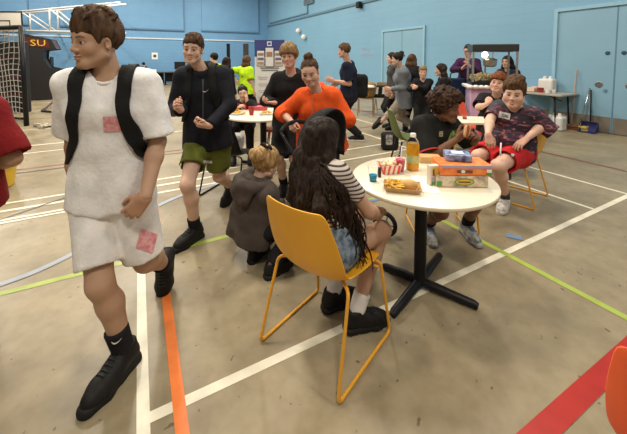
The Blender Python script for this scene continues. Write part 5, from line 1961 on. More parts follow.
standing('girl in bright yellow hi-vis top with long brown hair beside the banner', 247, 61, 7.6, 28, 1.63, dict(mat=C_HIVIS, g=0.026, len=0.8, hem=-0.1, fold=0.003), dict(mat=C_BLACK), dict(kind='long', mat=HAIR['mid'], len=0.24, g=0.02, width=0.09), female=True, group=None,
         hands={-1: dict(at=PX(236, 80, 7.5), pole=V(-0.6, -0.5, -0.6))})
standing('girl with long dark hair in black top left of the hi-vis girl', 227, 62.5, 7.2, 20, 1.60, dict(mat=C_BLACK, g=0.02, sleeve='long', hem=-0.1, name='jumper'), dict(mat=C_BLACK), dict(kind='long', mat=HAIR['dark'], len=0.2, g=0.018, width=0.08), female=True)
standing('person in hi-vis top with black hair partly hidden behind the black jacket', 214, 58.5, 7.9, 300, 1.68, dict(mat=C_HIVIS, g=0.026, len=0.8, hem=-0.1, fold=0.003), dict(mat=C_BLACK), dict(kind='crop', mat=HAIR['black'], tone=(0.01, 0.008, 0.007), g=0.02))
standing('distant person in black standing in front of the long table by the back wall', 143.5, 64.5, 17.6, 300, 1.38, dict(mat=C_BLACK, g=0.026, sleeve='long', hem=-0.15, name='coat', fold=0.003), dict(mat=C_BLACK), dict(kind='crop', mat=HAIR['black'], g=0.02))


def seated(label, h, haz, H, top, bottom, hair, skin=PALE, hands=None, hp=0, hroll=0, lean=0.06, seat=0.54, **kw):
    k = H / 1.72
    f = azv(haz)
    n = h - f * 0.05 - V(0, 0, 0.16 * k)
    p = V(n[0], n[1], seat) - f * lean
    r = V(math.cos(R(haz)), -math.sin(R(haz)), 0)
    ft = {q: dict(at=V(p[0], p[1], 0.1) + r * q * 0.12 + f * 0.42, az=haz, pole=V(0, 0, 1) + f * 0.6) for q in (-1, 1)}
    q_ = dict(FARQ)
    q_.update(kw)
    return person(label, p, n, h, haz, hp, hroll, H, skin=skin, hair=hair, top=top, bottom=bottom, shoes=dict(mat=SH_BLACK, sole=SH_SOLE), hands=hands, feet=ft, base=V(p[0], p[1], 0), **q_)


hT = PX(243, 93, 4.95)
seated('girl in black resting her cheek on her hand behind the round white table', hT, 172, 1.50, dict(mat=C_BLACK, g=0.016, sleeve='long', hem=-0.06, name='jumper'), dict(mat=C_BLACK), dict(kind='bun', mat=HAIR['black'], tone=(0.01, 0.008, 0.007), g=0.012, bun_r=0.03), hp=-4, hroll=10, seat=0.5,
       hands={-1: dict(at=PX(247, 102, 4.86), pole=V(0.9, -0.2, -0.7), d=V(-0.1, 0.1, 1), n=V(-0.9, 0.3, 0)), 1: dict(at=PX(236, 108, 4.72), pole=V(-0.9, 0, -0.5))}, hres=0.007, res=0.012)
seated('distant person in white top sitting at the long table by the back wall', PX(129.5, 66.2, 18.6), 180, 1.55, dict(mat=C_WHITE, g=0.016, sleeve='long', hem=-0.06), dict(mat=C_BLACK), dict(kind='crop', mat=HAIR['dark'], g=0.014))
# ------------------------------------------------------------------ things carried, and the far end of the hall
# hot dog in the boy's hands
c_ = PX(467, 131, 2.42)
hd = thing('hot_dog', 'hot dog in a pale bun held by the curly haired boy', 'hot dog', c_ - V(0, 0, 0.05))
mb = MB()
for s_ in (-1, 1):
    mb.tube([c_ + V(s_ * 0.011, 0, 0) + V(0.006, 0.0, 0.044) * q for q in np.linspace(-1, 1, 7)], [0.006, 0.012, 0.014, 0.014, 0.014, 0.012, 0.006], 10)
mb.build('bun', plain('pale_bun', (0.66, 0.45, 0.24), 0.7), hd, smooth=True)
mb = MB()
mb.tube([c_ + V(0, -0.012, 0) + V(0.006, 0.0, 0.056) * q for q in np.linspace(-1, 1, 7)], [0.004, 0.009, 0.010, 0.010, 0.010, 0.009, 0.004], 10)
mb.build('sausage', SAUS, hd, smooth=True)

# pushchair in front of the woman in orange
pb = V(0.10, 2.70, 0)
pc_ = thing('pushchair', 'black pushchair with rounded hood between the woman in orange and seated girl', 'pushchair', pb)
pr, pf, pu = FR(127)
P = lambda x, y, z: pb + pr * x + pf * y + pu * z
C_PRAM = cloth('black_pram_cloth', (0.022, 0.022, 0.024))
for s in (-1, 1):
    MB().tube(fillet([P(s * 0.22, -0.30, 0.885), P(s * 0.23, -0.22, 0.80), P(s * 0.24, 0.40, 0.16)], 0.06), 0.013, 8).build('frame_tube', BLKMETAL, pc_, smooth=True)
    MB().tube(fillet([P(s * 0.24, -0.02, 0.56), P(s * 0.25, -0.30, 0.13)], 0.05), 0.012, 8).build('frame_tube', BLKMETAL, pc_, smooth=True)
    for y, rad in ((-0.28, 0.125), (0.42, 0.11)):
        c = P(s * 0.28, y, rad)
        mb = MB()
        mb.tube([c + pf * math.cos(a) * (rad - 0.018) + pu * math.sin(a) * (rad - 0.018) for a in np.linspace(0, 2 * math.pi, 24, endpoint=False)], 0.018, 8, closed=True)
        w_ = mb.build('wheel', RUBBER, pc_, smooth=True)
        mb = MB()
        mb.lathe(c - pr * 0.015, [(0.03, 0), (0.03, 0.03)], 12, axis=pr)
        for a in np.linspace(0, 2 * math.pi, 5, endpoint=False):
            mb.tube([c, c + (pf * math.cos(a) + pu * math.sin(a)) * (rad - 0.02)], 0.007, 6)
        mb.build('wheel_hub', CHROME, w_, smooth=True, auto=40)
hb = []
for a in np.linspace(-1, 1, 13):
    hb.append(P(0.22 * a, -0.30 - 0.06 * math.cos(a * 1.5), 0.885 + 0.045 * math.cos(a * 1.5)))
MB().tube(hb, 0.019, 10).build('handle', RUBBER, pc_, smooth=True)
rows = []
for th in np.linspace(-0.15, 1.75, 12):
    row = []
    for a in np.linspace(-1, 1, 15):
        w_ = a * math.pi / 2
        row.append(P(0.235 * math.sin(w_), 0.02 - 0.26 * math.cos(th) * math.cos(w_) ** 0.6 + 0.02, 0.72 + 0.37 * math.sin(max(th, 0.02)) * math.cos(w_) ** 0.6 + min(th, 0) * 0.5))
    rows.append(row)
MB().sheet(rows, 0.012).build('hood', C_PRAM, pc_, smooth=True)
Q = SDF()
Mx = np.stack([pr, pf, pu])
Q.box(P(0, -0.10, 0.60), V(0.20, 0.035, 0.24), Mx, 0.03, 0.03)
Q.box(P(0, 0.06, 0.42), V(0.20, 0.17, 0.035), Mx, 0.03, 0.03)
Q.box(P(0, 0.26, 0.32), V(0.17, 0.03, 0.12), Mx, 0.02, 0.02)
soft('seat', Q, 0.013, C_PRAM, pc_)
Q = SDF()
Q.box(P(0, 0.08, 0.50), V(0.17, 0.15, 0.05), Mx, 0.045, 0.02)
Q.box(P(0.02, 0.24, 0.40), V(0.15, 0.05, 0.12), Mx, 0.045, 0.03)
Q.noise = [(0.012, 12, (1, 1, 1), 3)]
soft('blanket', Q, 0.013, plain('cream_blanket', (0.5, 0.45, 0.40), 0.95, var=0.6), pc_)
Q = SDF()
Q.box(P(0, -0.10, 0.22), V(0.19, 0.16, 0.06), Mx, 0.04, 0.02)
soft('basket', Q, 0.014, C_PRAM, pc_)


# black sled chair behind the boy in the black jacket, with a grey bag
sc_ = shell_chair('shell_chair', 'black chair with wire sled frame behind the boy in the black jacket', V(-0.93, 3.62, 0), 20, BLACK, BLKMETAL)
Q = SDF()
c_ = V(-0.93, 3.66, 0.555)
Q.box(c_, V(0.13, 0.10, 0.09), None, 0.05, 0.02)
Q.noise = [(0.014, 12, (1, 1, 1), 9)]
bg_ = thing('cloth_bag', 'pale grey cloth bag on the seat of the black sled chair', 'bag', c_ - V(0, 0, 0.1))
soft('bag_body', Q, 0.012, cloth('pale_grey_bag', (0.36, 0.35, 0.34)), bg_)
MB().tube(fillet([c_ + V(-0.06, -0.09, 0.06), c_ + V(-0.05, -0.12, 0.17), c_ + V(0.05, -0.12, 0.17), c_ + V(0.06, -0.09, 0.06)], 0.05), 0.009, 6).build('bag_handle', STRAPB, bg_, smooth=True)

# round table at the left and what stands on it
C2 = V(-0.70, 4.50, 0)
t2 = thing('round_table', 'round white table with food and red cups left of the fair haired boy', 'table', C2)
MB().lathe(C2, [(0.47, 0.712), (0.515, 0.716), (0.52, 0.728), (0.515, 0.74)], 48).build('tabletop', CREAM, t2, smooth=True, auto=40)
MB().lathe(C2, [(0.05, 0.04), (0.045, 0.06), (0.045, 0.70), (0.14, 0.711)], 20).build('column', BLKMETAL, t2, smooth=True, auto=40)
for a in (20, 110, 200, 290):
    d_ = azv(a)
    MB().tube([C2 + V(0, 0, 0.04), C2 + d_ * 0.34 + V(0, 0, 0.024)], [0.03, 0.022], 8).build('leg', BLKMETAL, t2, smooth=True)
CUPRED = plain('red_cup', (0.36, 0.015, 0.012), 0.3)
for lb, px, py in (('red cup nearest the front edge of the far white table', 251.5, 115), ('red cup further back beside the girl resting her cheek', 245.5, 109.5), ('small red cup at the left of the far white table', 237, 111)):
    cup(lb, at_table(px, py), 0.105, 0.028, 0.04, CUPRED, 0.9, group='red cups on the far table', mat=CUPRED)
for i, (px, py, m_, lb, sz) in enumerate(((258, 110, plain('pink_box', (0.55, 0.07, 0.10), 0.6), 'pink red food box lying in the middle of the far table', (0.13, 0.06, 0.03)),
                                          (262, 107, plain('dark_red_box', (0.35, 0.04, 0.05), 0.6), 'dark red box behind the pink box on the far table', (0.11, 0.05, 0.035)),
                                          (240, 114, plain('yellow_box', (0.72, 0.5, 0.12), 0.7), 'yellow card food box at left front of the far table', (0.06, 0.05, 0.012)))):
    packet('food_box', lb, at_table(px, py) + V(0, 0, sz[2] + 0.001), 10 + 14 * i, sz, m_, group='food boxes on the far table')
for lb, px, py, az in (('paper tray of chips at right front of the far table', 267, 114.5, 80), ('paper tray of chips at left of the far table', 234.5, 114.5, 110)):
    b_ = at_table(px, py)
    ft = thing('chip_tray', lb, 'food tray', b_, 'chip trays on the far table')
    tray(b_, az, 0.09, 0.05, 0.03).build('card_tray', PAPER, ft)
    mb = MB()
    rng = random.Random(int(px))
    for i in range(30):
        c = b_ + V(rng.uniform(-0.07, 0.07), rng.uniform(-0.04, 0.04), 0.02 + rng.uniform(0, 0.03))
        d_ = unit(V(rng.uniform(-1, 1), rng.uniform(-1, 1), rng.uniform(-0.3, 0.3)))
        mb.tube([c - d_ * 0.025, c + d_ * 0.025], 0.006, 4)
    ch = mb.build('chips', CHIPS, ft)
    ch['kind'] = 'stuff'

# red topped stool
sb_ = PX(275, 132, 4.75)
sb_[2] = 0
st = thing('stool', 'low stool with red seat and bright metal legs beside the far table', 'stool', sb_)
MB().lathe(sb_, [(0.16, 0.455), (0.185, 0.46), (0.19, 0.475), (0.18, 0.49), (0.12, 0.495)], 28).build('seat', REDP, st, smooth=True, auto=50)
for a in (45, 135, 225, 315):
    MB().tube([sb_ + azv(a) * 0.11 + V(0, 0, 0.455), sb_ + azv(a) * 0.19 + V(0, 0, 0.006)], 0.011, 8).build('leg', CHROME, st, smooth=True)
MB().tube([sb_ + azv(a) * 0.165 + V(0, 0, 0.18) for a in range(0, 360, 15)], 0.008, 6, closed=True).build('foot_ring', CHROME, st, smooth=True)

# banner stand
bb = PX(270, 100, 8.6)
bb[2] = 0
bn = thing('banner_stand', 'tall pull-up banner with dark blue top and white lower half', 'banner', bb)
BNW = plain('banner_white', (0.66, 0.64, 0.66), 0.6)
BNB = plain('banner_blue', (0.035, 0.045, 0.20), 0.6)
br_, bf_, bu_ = FR(185)
B = lambda x, z, o=0.0: bb - br_ * x + bf_ * o + V(0, 0, z)
fm = V(-1, 0, 0)
BF = (br_, bf_, bu_)


def board(name, x, z, hw, hh, o, m, parent, th=0.004):
    return MB().box(B(x, z, o), (hw, th, hh), tilt=BF).build(name, m, parent)


ss = board('banner_sheet', 0, 1.03, 0.40, 0.97, 0.0, BNW, bn)
board('blue_header', 0, 1.78, 0.40, 0.22, 0.007, BNB, ss, 0.003)
for s in (-1, 0, 1):
    board('phone_frame', s * 0.235, 1.52 + 0.03 * (s == 0), 0.105 + 0.01 * (s == 0), 0.21 + 0.05 * (s == 0), 0.012, BLACK, ss, 0.003)
    board('phone_screen', s * 0.235, 1.52 + 0.03 * (s == 0), 0.094 + 0.01 * (s == 0), 0.195 + 0.05 * (s == 0), 0.017, BNW, ss, 0.002)
    for z_, m_ in ((1.62, (0.30, 0.17, 0.12)), (1.50, (0.12, 0.13, 0.2)), (1.39, (0.38, 0.22, 0.16))):
        if s or z_ > 1.6:
            board('screen_picture', s * 0.235, z_, 0.08, 0.036 + 0.03 * (s == 0), 0.02, plain('picture_tone', m_, 0.6), ss, 0.002)
board('badge', 0, 1.90, 0.06, 0.06, 0.012, BNW, ss, 0.002)
board('badge_mark', 0, 1.90, 0.035, 0.03, 0.015, BNB, ss, 0.002)
GTX = plain('grey_text', (0.17, 0.16, 0.18), 0.7)
for i, z_ in enumerate((1.26, 1.20)):
    board('heading_line', 0, z_, 0.25 - 0.03 * i, 0.018, 0.007, GTX, ss, 0.002)
GTX2 = plain('pale_text', (0.40, 0.38, 0.40), 0.7)
for i, z_ in enumerate((1.02, 0.97, 0.84, 0.79, 0.66, 0.61, 0.48)):
    for s in (-1, 1):
        board('text_line', s * 0.18, z_, 0.13 - 0.02 * (i % 2), 0.011, 0.007, GTX2, ss, 0.002)
MB().box(B(0, 0.03), (0.43, 0.10, 0.03), tilt=BF).build('banner_base', CHROME, bn, bevel=0.01)
MB().tube([B(0, 0.05, -0.03), B(0, 2.0, -0.03)], 0.012, 8).build('support_pole', CHROME, bn, smooth=True)

# black partition posts behind the hi-vis people
for px, lb in ((228.5, 'tall dark post behind the girl with long dark hair'), (246, 'tall grey post behind the hi-vis girl')):
    c = PX(px, 60, 9.6)
    c[2] = 0
    t = thing('display_post', lb, 'post', c)
    MB().box(c + V(0, 0, 0.98), (0.045 if px < 240 else 0.075, 0.03, 0.97)).build('post', C_GREY if px > 240 else BLKMETAL, t, bevel=0.005)
    MB().box(c + V(0, 0, 0.01), (0.2, 0.2, 0.01)).build('foot_plate', BLKMETAL, t, bevel=0.003)

# bag carried by the man in navy
c_ = PX(360, 86, 5.98)
t = thing('shoulder_bag', 'bulky black bag hanging behind the man in navy', 'bag', c_ - V(0, 0, 0.25))
Q = SDF()
Q.box(c_, V(0.14, 0.09, 0.22), None, 0.07, 0.02)
Q.noise = [(0.015, 9, (1, 1, 1), 4)]
soft('bag_body', Q, 0.016, BAGB, t)
MB().tube(spline([c_ + V(-0.06, 0, 0.2), PX(353, 66, 5.86), PX(348, 63.5, 5.72), PX(345, 72, 5.62)], 6), 0.014, 6).build('bag_strap', STRAPB, t, smooth=True)

# folding chairs piled by the right wall with a jacket and cap on them
WOOD = plain('beech_wood', (0.30, 0.19, 0.09), 0.6)


def folding_chair(base, az, label, group):
    t = thing('folding_chair', label, 'chair', base, group)
    r, f, u = FR(az)
    P = lambda x, y, z: base + r * x + f * y + u * z
    MB().sheet([[P(x, y, 0.45 + 0.01 * abs(x)) for x in np.linspace(-0.2, 0.2, 5)] for y in np.linspace(-0.18, 0.2, 5)], 0.02).build('seat', WOOD, t)
    MB().sheet([[P(x, -0.21 - 0.03 * (1 - (x / 0.2) ** 2), z) for x in np.linspace(-0.2, 0.2, 7)] for z in np.linspace(0.66, 0.84, 5)], 0.018).build('backrest', WOOD, t)
    for s in (-1, 1):
        MB().tube([P(s * 0.21, -0.24, 0.84), P(s * 0.21, -0.1, 0.42), P(s * 0.21, 0.22, 0.012)], 0.012, 8).build('front_leg', WOOD, t, smooth=True)
        MB().tube([P(s * 0.18, 0.12, 0.44), P(s * 0.19, -0.25, 0.012)], 0.012, 8).build('rear_leg', WOOD, t, smooth=True)
    MB().tube([P(-0.21, 0.14, 0.12), P(0.21, 0.14, 0.12)], 0.01, 8).build('stretcher', WOOD, t, smooth=True)
    return t


fb = PX(366, 92, 8.7)
fb[2] = 0
folding_chair(fb, 190, 'wooden folding chair holding the straw hat by the right wall', 'wooden folding chairs by the wall')
folding_chair(fb + V(0.52, 0.3, 0), 200, 'wooden folding chair holding the black cloth with white markings', 'wooden folding chairs by the wall')
c_ = fb + V(0.45, 0.12, 0.62)
jk = thing('sports_bag', 'black cloth bag with white panels on the wooden folding chair', 'bag', c_ - V(0, 0, 0.15))
Q = SDF()
Q.box(c_, V(0.26, 0.13, 0.16), None, 0.06, 0.02)
Q.noise = [(0.014, 9, (1, 1, 1), 4)]
soft('bag_body', Q, 0.014, BAGB, jk)
for x_, w_ in ((-0.13, 0.06), (0.05, 0.07)):
    patch('white_panel', Q, c_ + V(x_, 0, 0.02), V(1, 0, 0), V(0.1, 0, 1), w_, 0.18, V(0.1, 1, 0), WPRINT, jk, n=5)
c_ = fb + V(0.05, 0.0, 0.47)
hb_ = thing('straw_basket', 'round straw basket with a white cap brim against the blue wall', 'basket', c_)
MB().lathe(c_, [(0.14, 0), (0.20, 0.10), (0.23, 0.26), (0.22, 0.36), (0.12, 0.42), (0.02, 0.44)], 24).build('basket_bowl', plain('straw', (0.36, 0.22, 0.08), 0.9, var=0.6, scale=40), hb_, smooth=True)
MB().lathe(c_ + V(-0.04, -0.18, 0.29), [(0.20, 0), (0.21, 0.02), (0.15, 0.05), (0.02, 0.07)], 24).build('white_brim', WPRINT, hb_, smooth=True)

# black bag with pale print under the green chair
c_ = G(391, 151) + V(0, 0.1, 0.14)
bk = thing('backpack', 'black rucksack with pale printed emblem on the floor under the green chair', 'backpack', c_ - V(0, 0, 0.14))
Q = SDF()
Q.box(c_, V(0.14, 0.09, 0.15), None, 0.06, 0.02)
Q.noise = [(0.008, 12, (1, 1, 1), 4)]
soft('bag_body', Q, 0.011, BAGB, bk)
patch('emblem', Q, c_ + V(-0.01, 0, 0.02), V(1, 0, 0), V(0, 0, 1), 0.11, 0.17, V(0.1, 1, 0), mottle(material('emblem_print', (0.4, 0.38, 0.35), 0.7), (0.03, 0.03, 0.03), (0.5, 0.47, 0.43), 30), bk, n=6)

# second white table, behind the two boys
c_ = V(1.97, 4.08, 0)
t3 = thing('square_table', 'small white table between the curly haired boy and the ginger child', 'table', c_)
MB().box(c_ + V(0.0, 0, 0.726), (0.38, 0.22, 0.014), 4).build('tabletop', CREAM, t3, bevel=0.006)
for a, b_ in ((-1, -1), (-1, 1), (1, -1), (1, 1)):
    MB().tube([c_ + V(a * 0.36, b_ * 0.18, 0.712), c_ + V(a * 0.38, b_ * 0.2, 0.006)], 0.014, 8).build('leg', BLKMETAL, t3, smooth=True)
cup('clear cup on the small white table behind the boys', c_ + V(-0.05, 0.02, 0.741), 0.11, 0.026, 0.036, D_PINK, 0.25, group=None)
shell_chair('shell_chair', 'red chair under the ginger child behind the small white table', V(2.62, 4.66, 0), 212, REDP, BLKMETAL, legs='four')

# popcorn machine on its pink cart
pm = PX(490, 100, 5.45)
pm[2] = 0
PINKC = plain('pale_pink_paint', (0.64, 0.45, 0.66), 0.5)
PAZ = 196
r_, f_, u_ = FR(PAZ)
P = lambda x, y, z: pm + r_ * x + f_ * y + u_ * z
ct = thing('snack_cart', 'pale pink cart with white rim carrying the popcorn machine', 'cart', pm)
MB().box(P(0, 0, 0.60), (0.34, 0.26, 0.42), PAZ).build('cart_body', PINKC, ct, bevel=0.01)
MB().box(P(0, 0, 1.045), (0.40, 0.31, 0.022), PAZ).build('cart_top', WHITEP, ct, bevel=0.008)
for x in np.linspace(-0.36, 0.36, 10):
    MB().lathe(P(x, 0.30, 1.02), [(0.03, 0), (0.042, 0.02), (0.042, 0.045), (0.02, 0.06)], 10).build('rim_scallop', WHITEP, ct, smooth=True)
for x in np.linspace(-0.24, 0.24, 5):
    MB().box(P(x, 0.264, 0.62), (0.035, 0.006, 0.34), PAZ).build('cart_slat', plain('pink_slat', (0.72, 0.50, 0.70), 0.5), ct, bevel=0.004)
mb = MB()
mb.tube([P(-0.06 + 0.16 * math.cos(a), 0.275, 0.58 + 0.16 * math.sin(a)) for a in np.linspace(0, 2 * math.pi, 24, endpoint=False)], 0.010, 6, closed=True)
for a in np.linspace(0, math.pi, 4, endpoint=False):
    mb.tube([P(-0.06 - 0.16 * math.cos(a), 0.275, 0.58 - 0.16 * math.sin(a)), P(-0.06 + 0.16 * math.cos(a), 0.275, 0.58 + 0.16 * math.sin(a))], 0.006, 6)
mb.build('cart_wheel_trim', WHITEP, ct, smooth=True)
for a, b_ in ((-1, -1), (-1, 1), (1, -1), (1, 1)):
    MB().lathe(P(a * 0.28, b_ * 0.2, 0) - r_ * 0.015 + u_ * 0.09, [(0.09, 0), (0.09, 0.03)], 20, axis=r_).build('castor', RUBBER, ct)
pmz = 1.068
ppm = thing('popcorn_machine', 'glass popcorn machine with black top half full of popcorn', 'popcorn machine', P(0, 0, pmz))
MB().box(P(0, 0, pmz + 0.03), (0.33, 0.24, 0.03), PAZ).build('machine_base', BLKMETAL, ppm, bevel=0.005)
MB().prism([P(x, y, pmz + 0.55) for x, y in ((-0.335, -0.25), (0.335, -0.25), (0.335, 0.25), (-0.335, 0.25))], u_ * 0.12).build('machine_top', plain('machine_black', (0.03, 0.03, 0.03), 0.4), ppm, bevel=0.012)
STEEL = plain('bright_steel', (0.55, 0.53, 0.5), 0.35, 0.9)
for a, b_ in ((-1, -1), (-1, 1), (1, -1), (1, 1)):
    MB().box(P(a * 0.315, b_ * 0.225, pmz + 0.33), (0.014, 0.014, 0.275), PAZ).build('corner_post', STEEL, ppm)
PANE = material('machine_glass', (1, 1, 1), 0.02)
PANE.node_tree.nodes['Principled BSDF'].inputs['Transmission Weight'].default_value = 1.0
PANE.node_tree.nodes['Principled BSDF'].inputs['IOR'].default_value = 1.02
for y in (-0.225, 0.225):
    MB().box(P(0, y, pmz + 0.33), (0.30, 0.002, 0.27), PAZ).build('glass_pane', PANE, ppm)
for x in (-0.315, 0.315):
    MB().box(P(x, 0, pmz + 0.33), (0.002, 0.21, 0.27), PAZ).build('glass_pane', PANE, ppm)
MB().tube([P(-0.02, 0.0, pmz + 0.6), P(-0.02, 0.0, pmz + 0.44)], 0.008, 6).build('kettle_rod', STEEL, ppm)
MB().lathe(P(0.02, 0.0, pmz + 0.30), [(0.06, 0), (0.10, 0.02), (0.11, 0.12), (0.10, 0.13), (0.03, 0.15)], 20).build('kettle', STEEL, ppm, smooth=True, auto=40)
MB().box(P(0.09, 0.0, pmz + 0.33), (0.012, 0.012, 0.27), PAZ).build('inner_post', STEEL, ppm)
mb = MB()
rng = random.Random(8)
for i in range(420):
    x, y = rng.uniform(-0.29, 0.29), rng.uniform(-0.2, 0.2)
    mb.ball(P(x, y, pmz + 0.075 + rng.uniform(0, 0.07 + 0.05 * math.exp(-((x - 0.12) / 0.14) ** 2))), rng.uniform(0.014, 0.021), 6, 4)
pp_ = mb.build('popcorn', plain('popcorn_pile', (0.90, 0.76, 0.45), 0.8, var=0.8), ppm, smooth=True)
pp_['kind'] = 'stuff'
bulb = bpy.data.lights.new('machine_lamp', 'POINT')
bulb.energy = 1.6
bulb.color = (1, 0.75, 0.45)
bulb.shadow_soft_size = 0.05
bulb_o = bpy.data.objects.new('machine_lamp', bulb)
COL.objects.link(bulb_o)
bulb_o.location = W(P(0.12, 0.08, pmz + 0.50))

# blue bag on the table behind, left of the machine
c_ = PX(457, 94, 6.42)
c_[2] = 0
t4 = thing('folding_table', 'dark folding table behind the girl with long hair', 'table', c_)
MB().box(c_ + V(0, 0, 0.725), (0.32, 0.21, 0.015), 5).build('tabletop', BLKMETAL, t4)
for a, b_ in ((-1, -1), (-1, 1), (1, -1), (1, 1)):
    MB().tube([c_ + V(a * 0.28, b_ * 0.17, 0.71), c_ + V(a * 0.28, b_ * 0.17, 0.005)], 0.014, 8).build('leg', BLKMETAL, t4, smooth=True)
c2_ = PX(456, 77, 6.42)
bl = thing('cool_box', 'dark blue box bag on the folding table left of the popcorn machine', 'bag', V(c2_[0], c2_[1], 0.741))
MB().box(V(c2_[0], c2_[1], 0.741 + 0.19), (0.15, 0.11, 0.19), 8).build('bag_body', cloth('blue_bag', (0.010, 0.022, 0.06)), bl, bevel=0.03)
MB().tube(fillet([V(c2_[0] - 0.12, c2_[1], 1.11), V(c2_[0] - 0.1, c2_[1], 1.24), V(c2_[0] + 0.1, c2_[1], 1.24), V(c2_[0] + 0.12, c2_[1], 1.11)], 0.05), 0.012, 6).build('bag_handle', BLACK, bl, smooth=True)

# folding table against the right wall with jugs; brooms by the door
def wall_pt(px, py, off):
    v = W(sight(px, py))
    s_ = (XW - off) / v[0]
    return UW(np.array([0, 0, EYE_H]) + v * s_)


tw = wall_pt(538.5, 92, 0.40)
tc_ = V(tw[0], tw[1], 0)
TAZ = -28.2            # runs along the wall
t5 = thing('folding_table', 'folding table with jugs and cartons against the right wall', 'table', tc_)
r_, f_, u_ = FR(TAZ)
P = lambda x, y, z: tc_ + r_ * x + f_ * y + u_ * z
GREYTOP = plain('grey_table_top', (0.38, 0.34, 0.29), 0.5)
MB().box(P(0, 0, 0.745), (0.36, 0.62, 0.018), TAZ).build('tabletop', GREYTOP, t5, bevel=0.008)
for b_ in (-1, 1):
    mb = MB()
    for a in (-1, 1):
        mb.tube([P(a * 0.27, b_ * 0.45, 0.73), P(a * 0.27, b_ * 0.50, 0.006)], 0.016, 8)
    mb.tube([P(-0.27, b_ * 0.49, 0.16), P(0.27, b_ * 0.49, 0.16)], 0.012, 8)
    mb.tube([P(0, b_ * 0.47, 0.6), P(0, b_ * 0.12, 0.725)], 0.010, 8)
    mb.build('leg', BLKMETAL, t5, smooth=True)
JUG = material('milky_plastic', (0.70, 0.69, 0.66), 0.4)
mottle(JUG, (0.62, 0.61, 0.58), (0.72, 0.71, 0.68), 6)


def jug(c, label, group, mat=JUG, s=1.0, drink=None):
    t = thing('plastic_jug', label, 'jug', c, group)
    Q = SDF()
    Q.box(c + V(0, 0, 0.13 * s), V(0.095, 0.085, 0.13) * s, np.stack([r_, f_, u_]), 0.035 * s, 0.02)
    Q.cone(c + V(0, 0, 0.22 * s), c + V(0, 0, 0.285 * s), 0.05 * s, 0.026 * s, 0.02)
    Q.ell(c + r_ * 0.07 * s + V(0, 0, 0.22 * s), V(0.02, 0.05, 0.025) * s, np.stack([r_, f_, u_]), 0.004, sub=True)
    soft('jug_body', Q, 0.009, mat, t)
    MB().lathe(c + V(0, 0, 0.28 * s), [(0.026 * s, 0), (0.026 * s, 0.03 * s), (0.02 * s, 0.034 * s)], 16).build('jug_cap', drink or WHITEP, t, smooth=True, auto=40)
    return t


for lb, px, py in (('milky white jug standing at left on the wall table', 544.5, 85.5), ('milky white jug standing at right on the wall table', 550, 85.5)):
    c = wall_pt(px, 86, 0.2)
    c[2] = 0.765
    jug(c, lb, 'white jugs on the wall table', s=1.12)
def on_wall_table(px, off):
    c = wall_pt(px, 89, off)
    c[2] = 0.765
    return c


RED_J = plain('red_syrup', (0.30, 0.03, 0.02), 0.3)
cup('red drink pot in front of the jugs on the wall table', on_wall_table(540.5, 0.5), 0.10, 0.06, 0.065, RED_J, 0.95, group='pots on the wall table', mat=RED_J)
cup('white pot at the right of the wall table', on_wall_table(548, 0.5), 0.08, 0.045, 0.05, WHITEP, 0.9, group='pots on the wall table', mat=WHITEP)
cup('short white pot at the end of the wall table', on_wall_table(553.5, 0.4), 0.065, 0.045, 0.05, WHITEP, 0.9, group='pots on the wall table', mat=WHITEP)
packet('card_box', 'flat pale card box at the left of the wall table', on_wall_table(531, 0.45) + V(0, 0, 0.045), -28, (0.10, 0.12, 0.04), plain('pale_card', (0.66, 0.52, 0.38), 0.8), group='boxes on the wall table')
packet('card_box', 'white and red card box behind the red drink pot', on_wall_table(535.5, 0.25) + V(0, 0, 0.055), -20, (0.07, 0.07, 0.05), plain('pink_card', (0.7, 0.45, 0.4), 0.8), group='boxes on the wall table')
for lb, px, py, s in (('largest milky jug on the floor under the wall table', 559, 130.5, 1.15), ('milky jug on the floor behind the largest one', 564.5, 126.5, 1.0), ('milky jug on the floor at far left under the wall table', 553.5, 125, 0.95)):
    jug(G(px, py), lb, 'jugs on the floor', s=s)


def long_tool(name, label, cat, foot, top, rod, head):
    t = thing(name, label, cat, V(foot[0], foot[1], 0))
    MB().tube([foot + V(0, 0, 0.05), top], 0.014, 8).build('handle', rod, t, smooth=True)
    head(t, foot)
    return t


def broom_head(m_b, m_h):
    def h(t, c):
        MB().box(c + V(0, 0, 0.085), (0.06, 0.15, 0.02), TAZ).build('head_block', m_h, t, bevel=0.008)
        mb = MB()
        for i in range(18):
            for j in range(4):
                q = c + f_ * (-0.14 + 0.28 * i / 17) + r_ * (-0.04 + 0.08 * j / 3)
                mb.tube([q + V(0, 0, 0.07), q + f_ * 0.012 * (i - 8.5) / 8.5 + V(0, 0, 0.002)], 0.007, 4)
        o = mb.build('bristles', m_b, t)
        o['kind'] = 'stuff'
    return h


f1 = wall_pt(571, 125.5, 0.22)
f1[2] = 0
t1 = wall_pt(576.5, 70, 0.07)
long_tool('broom', 'tall broom with brown head leaning against the blue door', 'broom', f1, t1, plain('pale_wood', (0.36, 0.26, 0.2), 0.6), broom_head(plain('brown_bristle', (0.22, 0.08, 0.04), 0.9), plain('brown_head', (0.2, 0.08, 0.04), 0.7)))
f2 = wall_pt(579, 125.5, 0.2)
f2[2] = 0
t2_ = wall_pt(590, 88, 0.07)
YBR = plain('yellow_bristle', (0.72, 0.55, 0.10), 0.8)
long_tool('sweeping_brush', 'brush with yellow bristles and grey handle leaning by the door', 'brush', f2, t2_, CHROME, broom_head(YBR, YBR))
f3 = wall_pt(589, 127, 0.22)
f3[2] = 0
dp = thing('dustpan', 'dark blue long handled dustpan standing by the door', 'dustpan', f3)
BLUED = plain('blue_dustpan', (0.025, 0.03, 0.16), 0.45)
rows = []
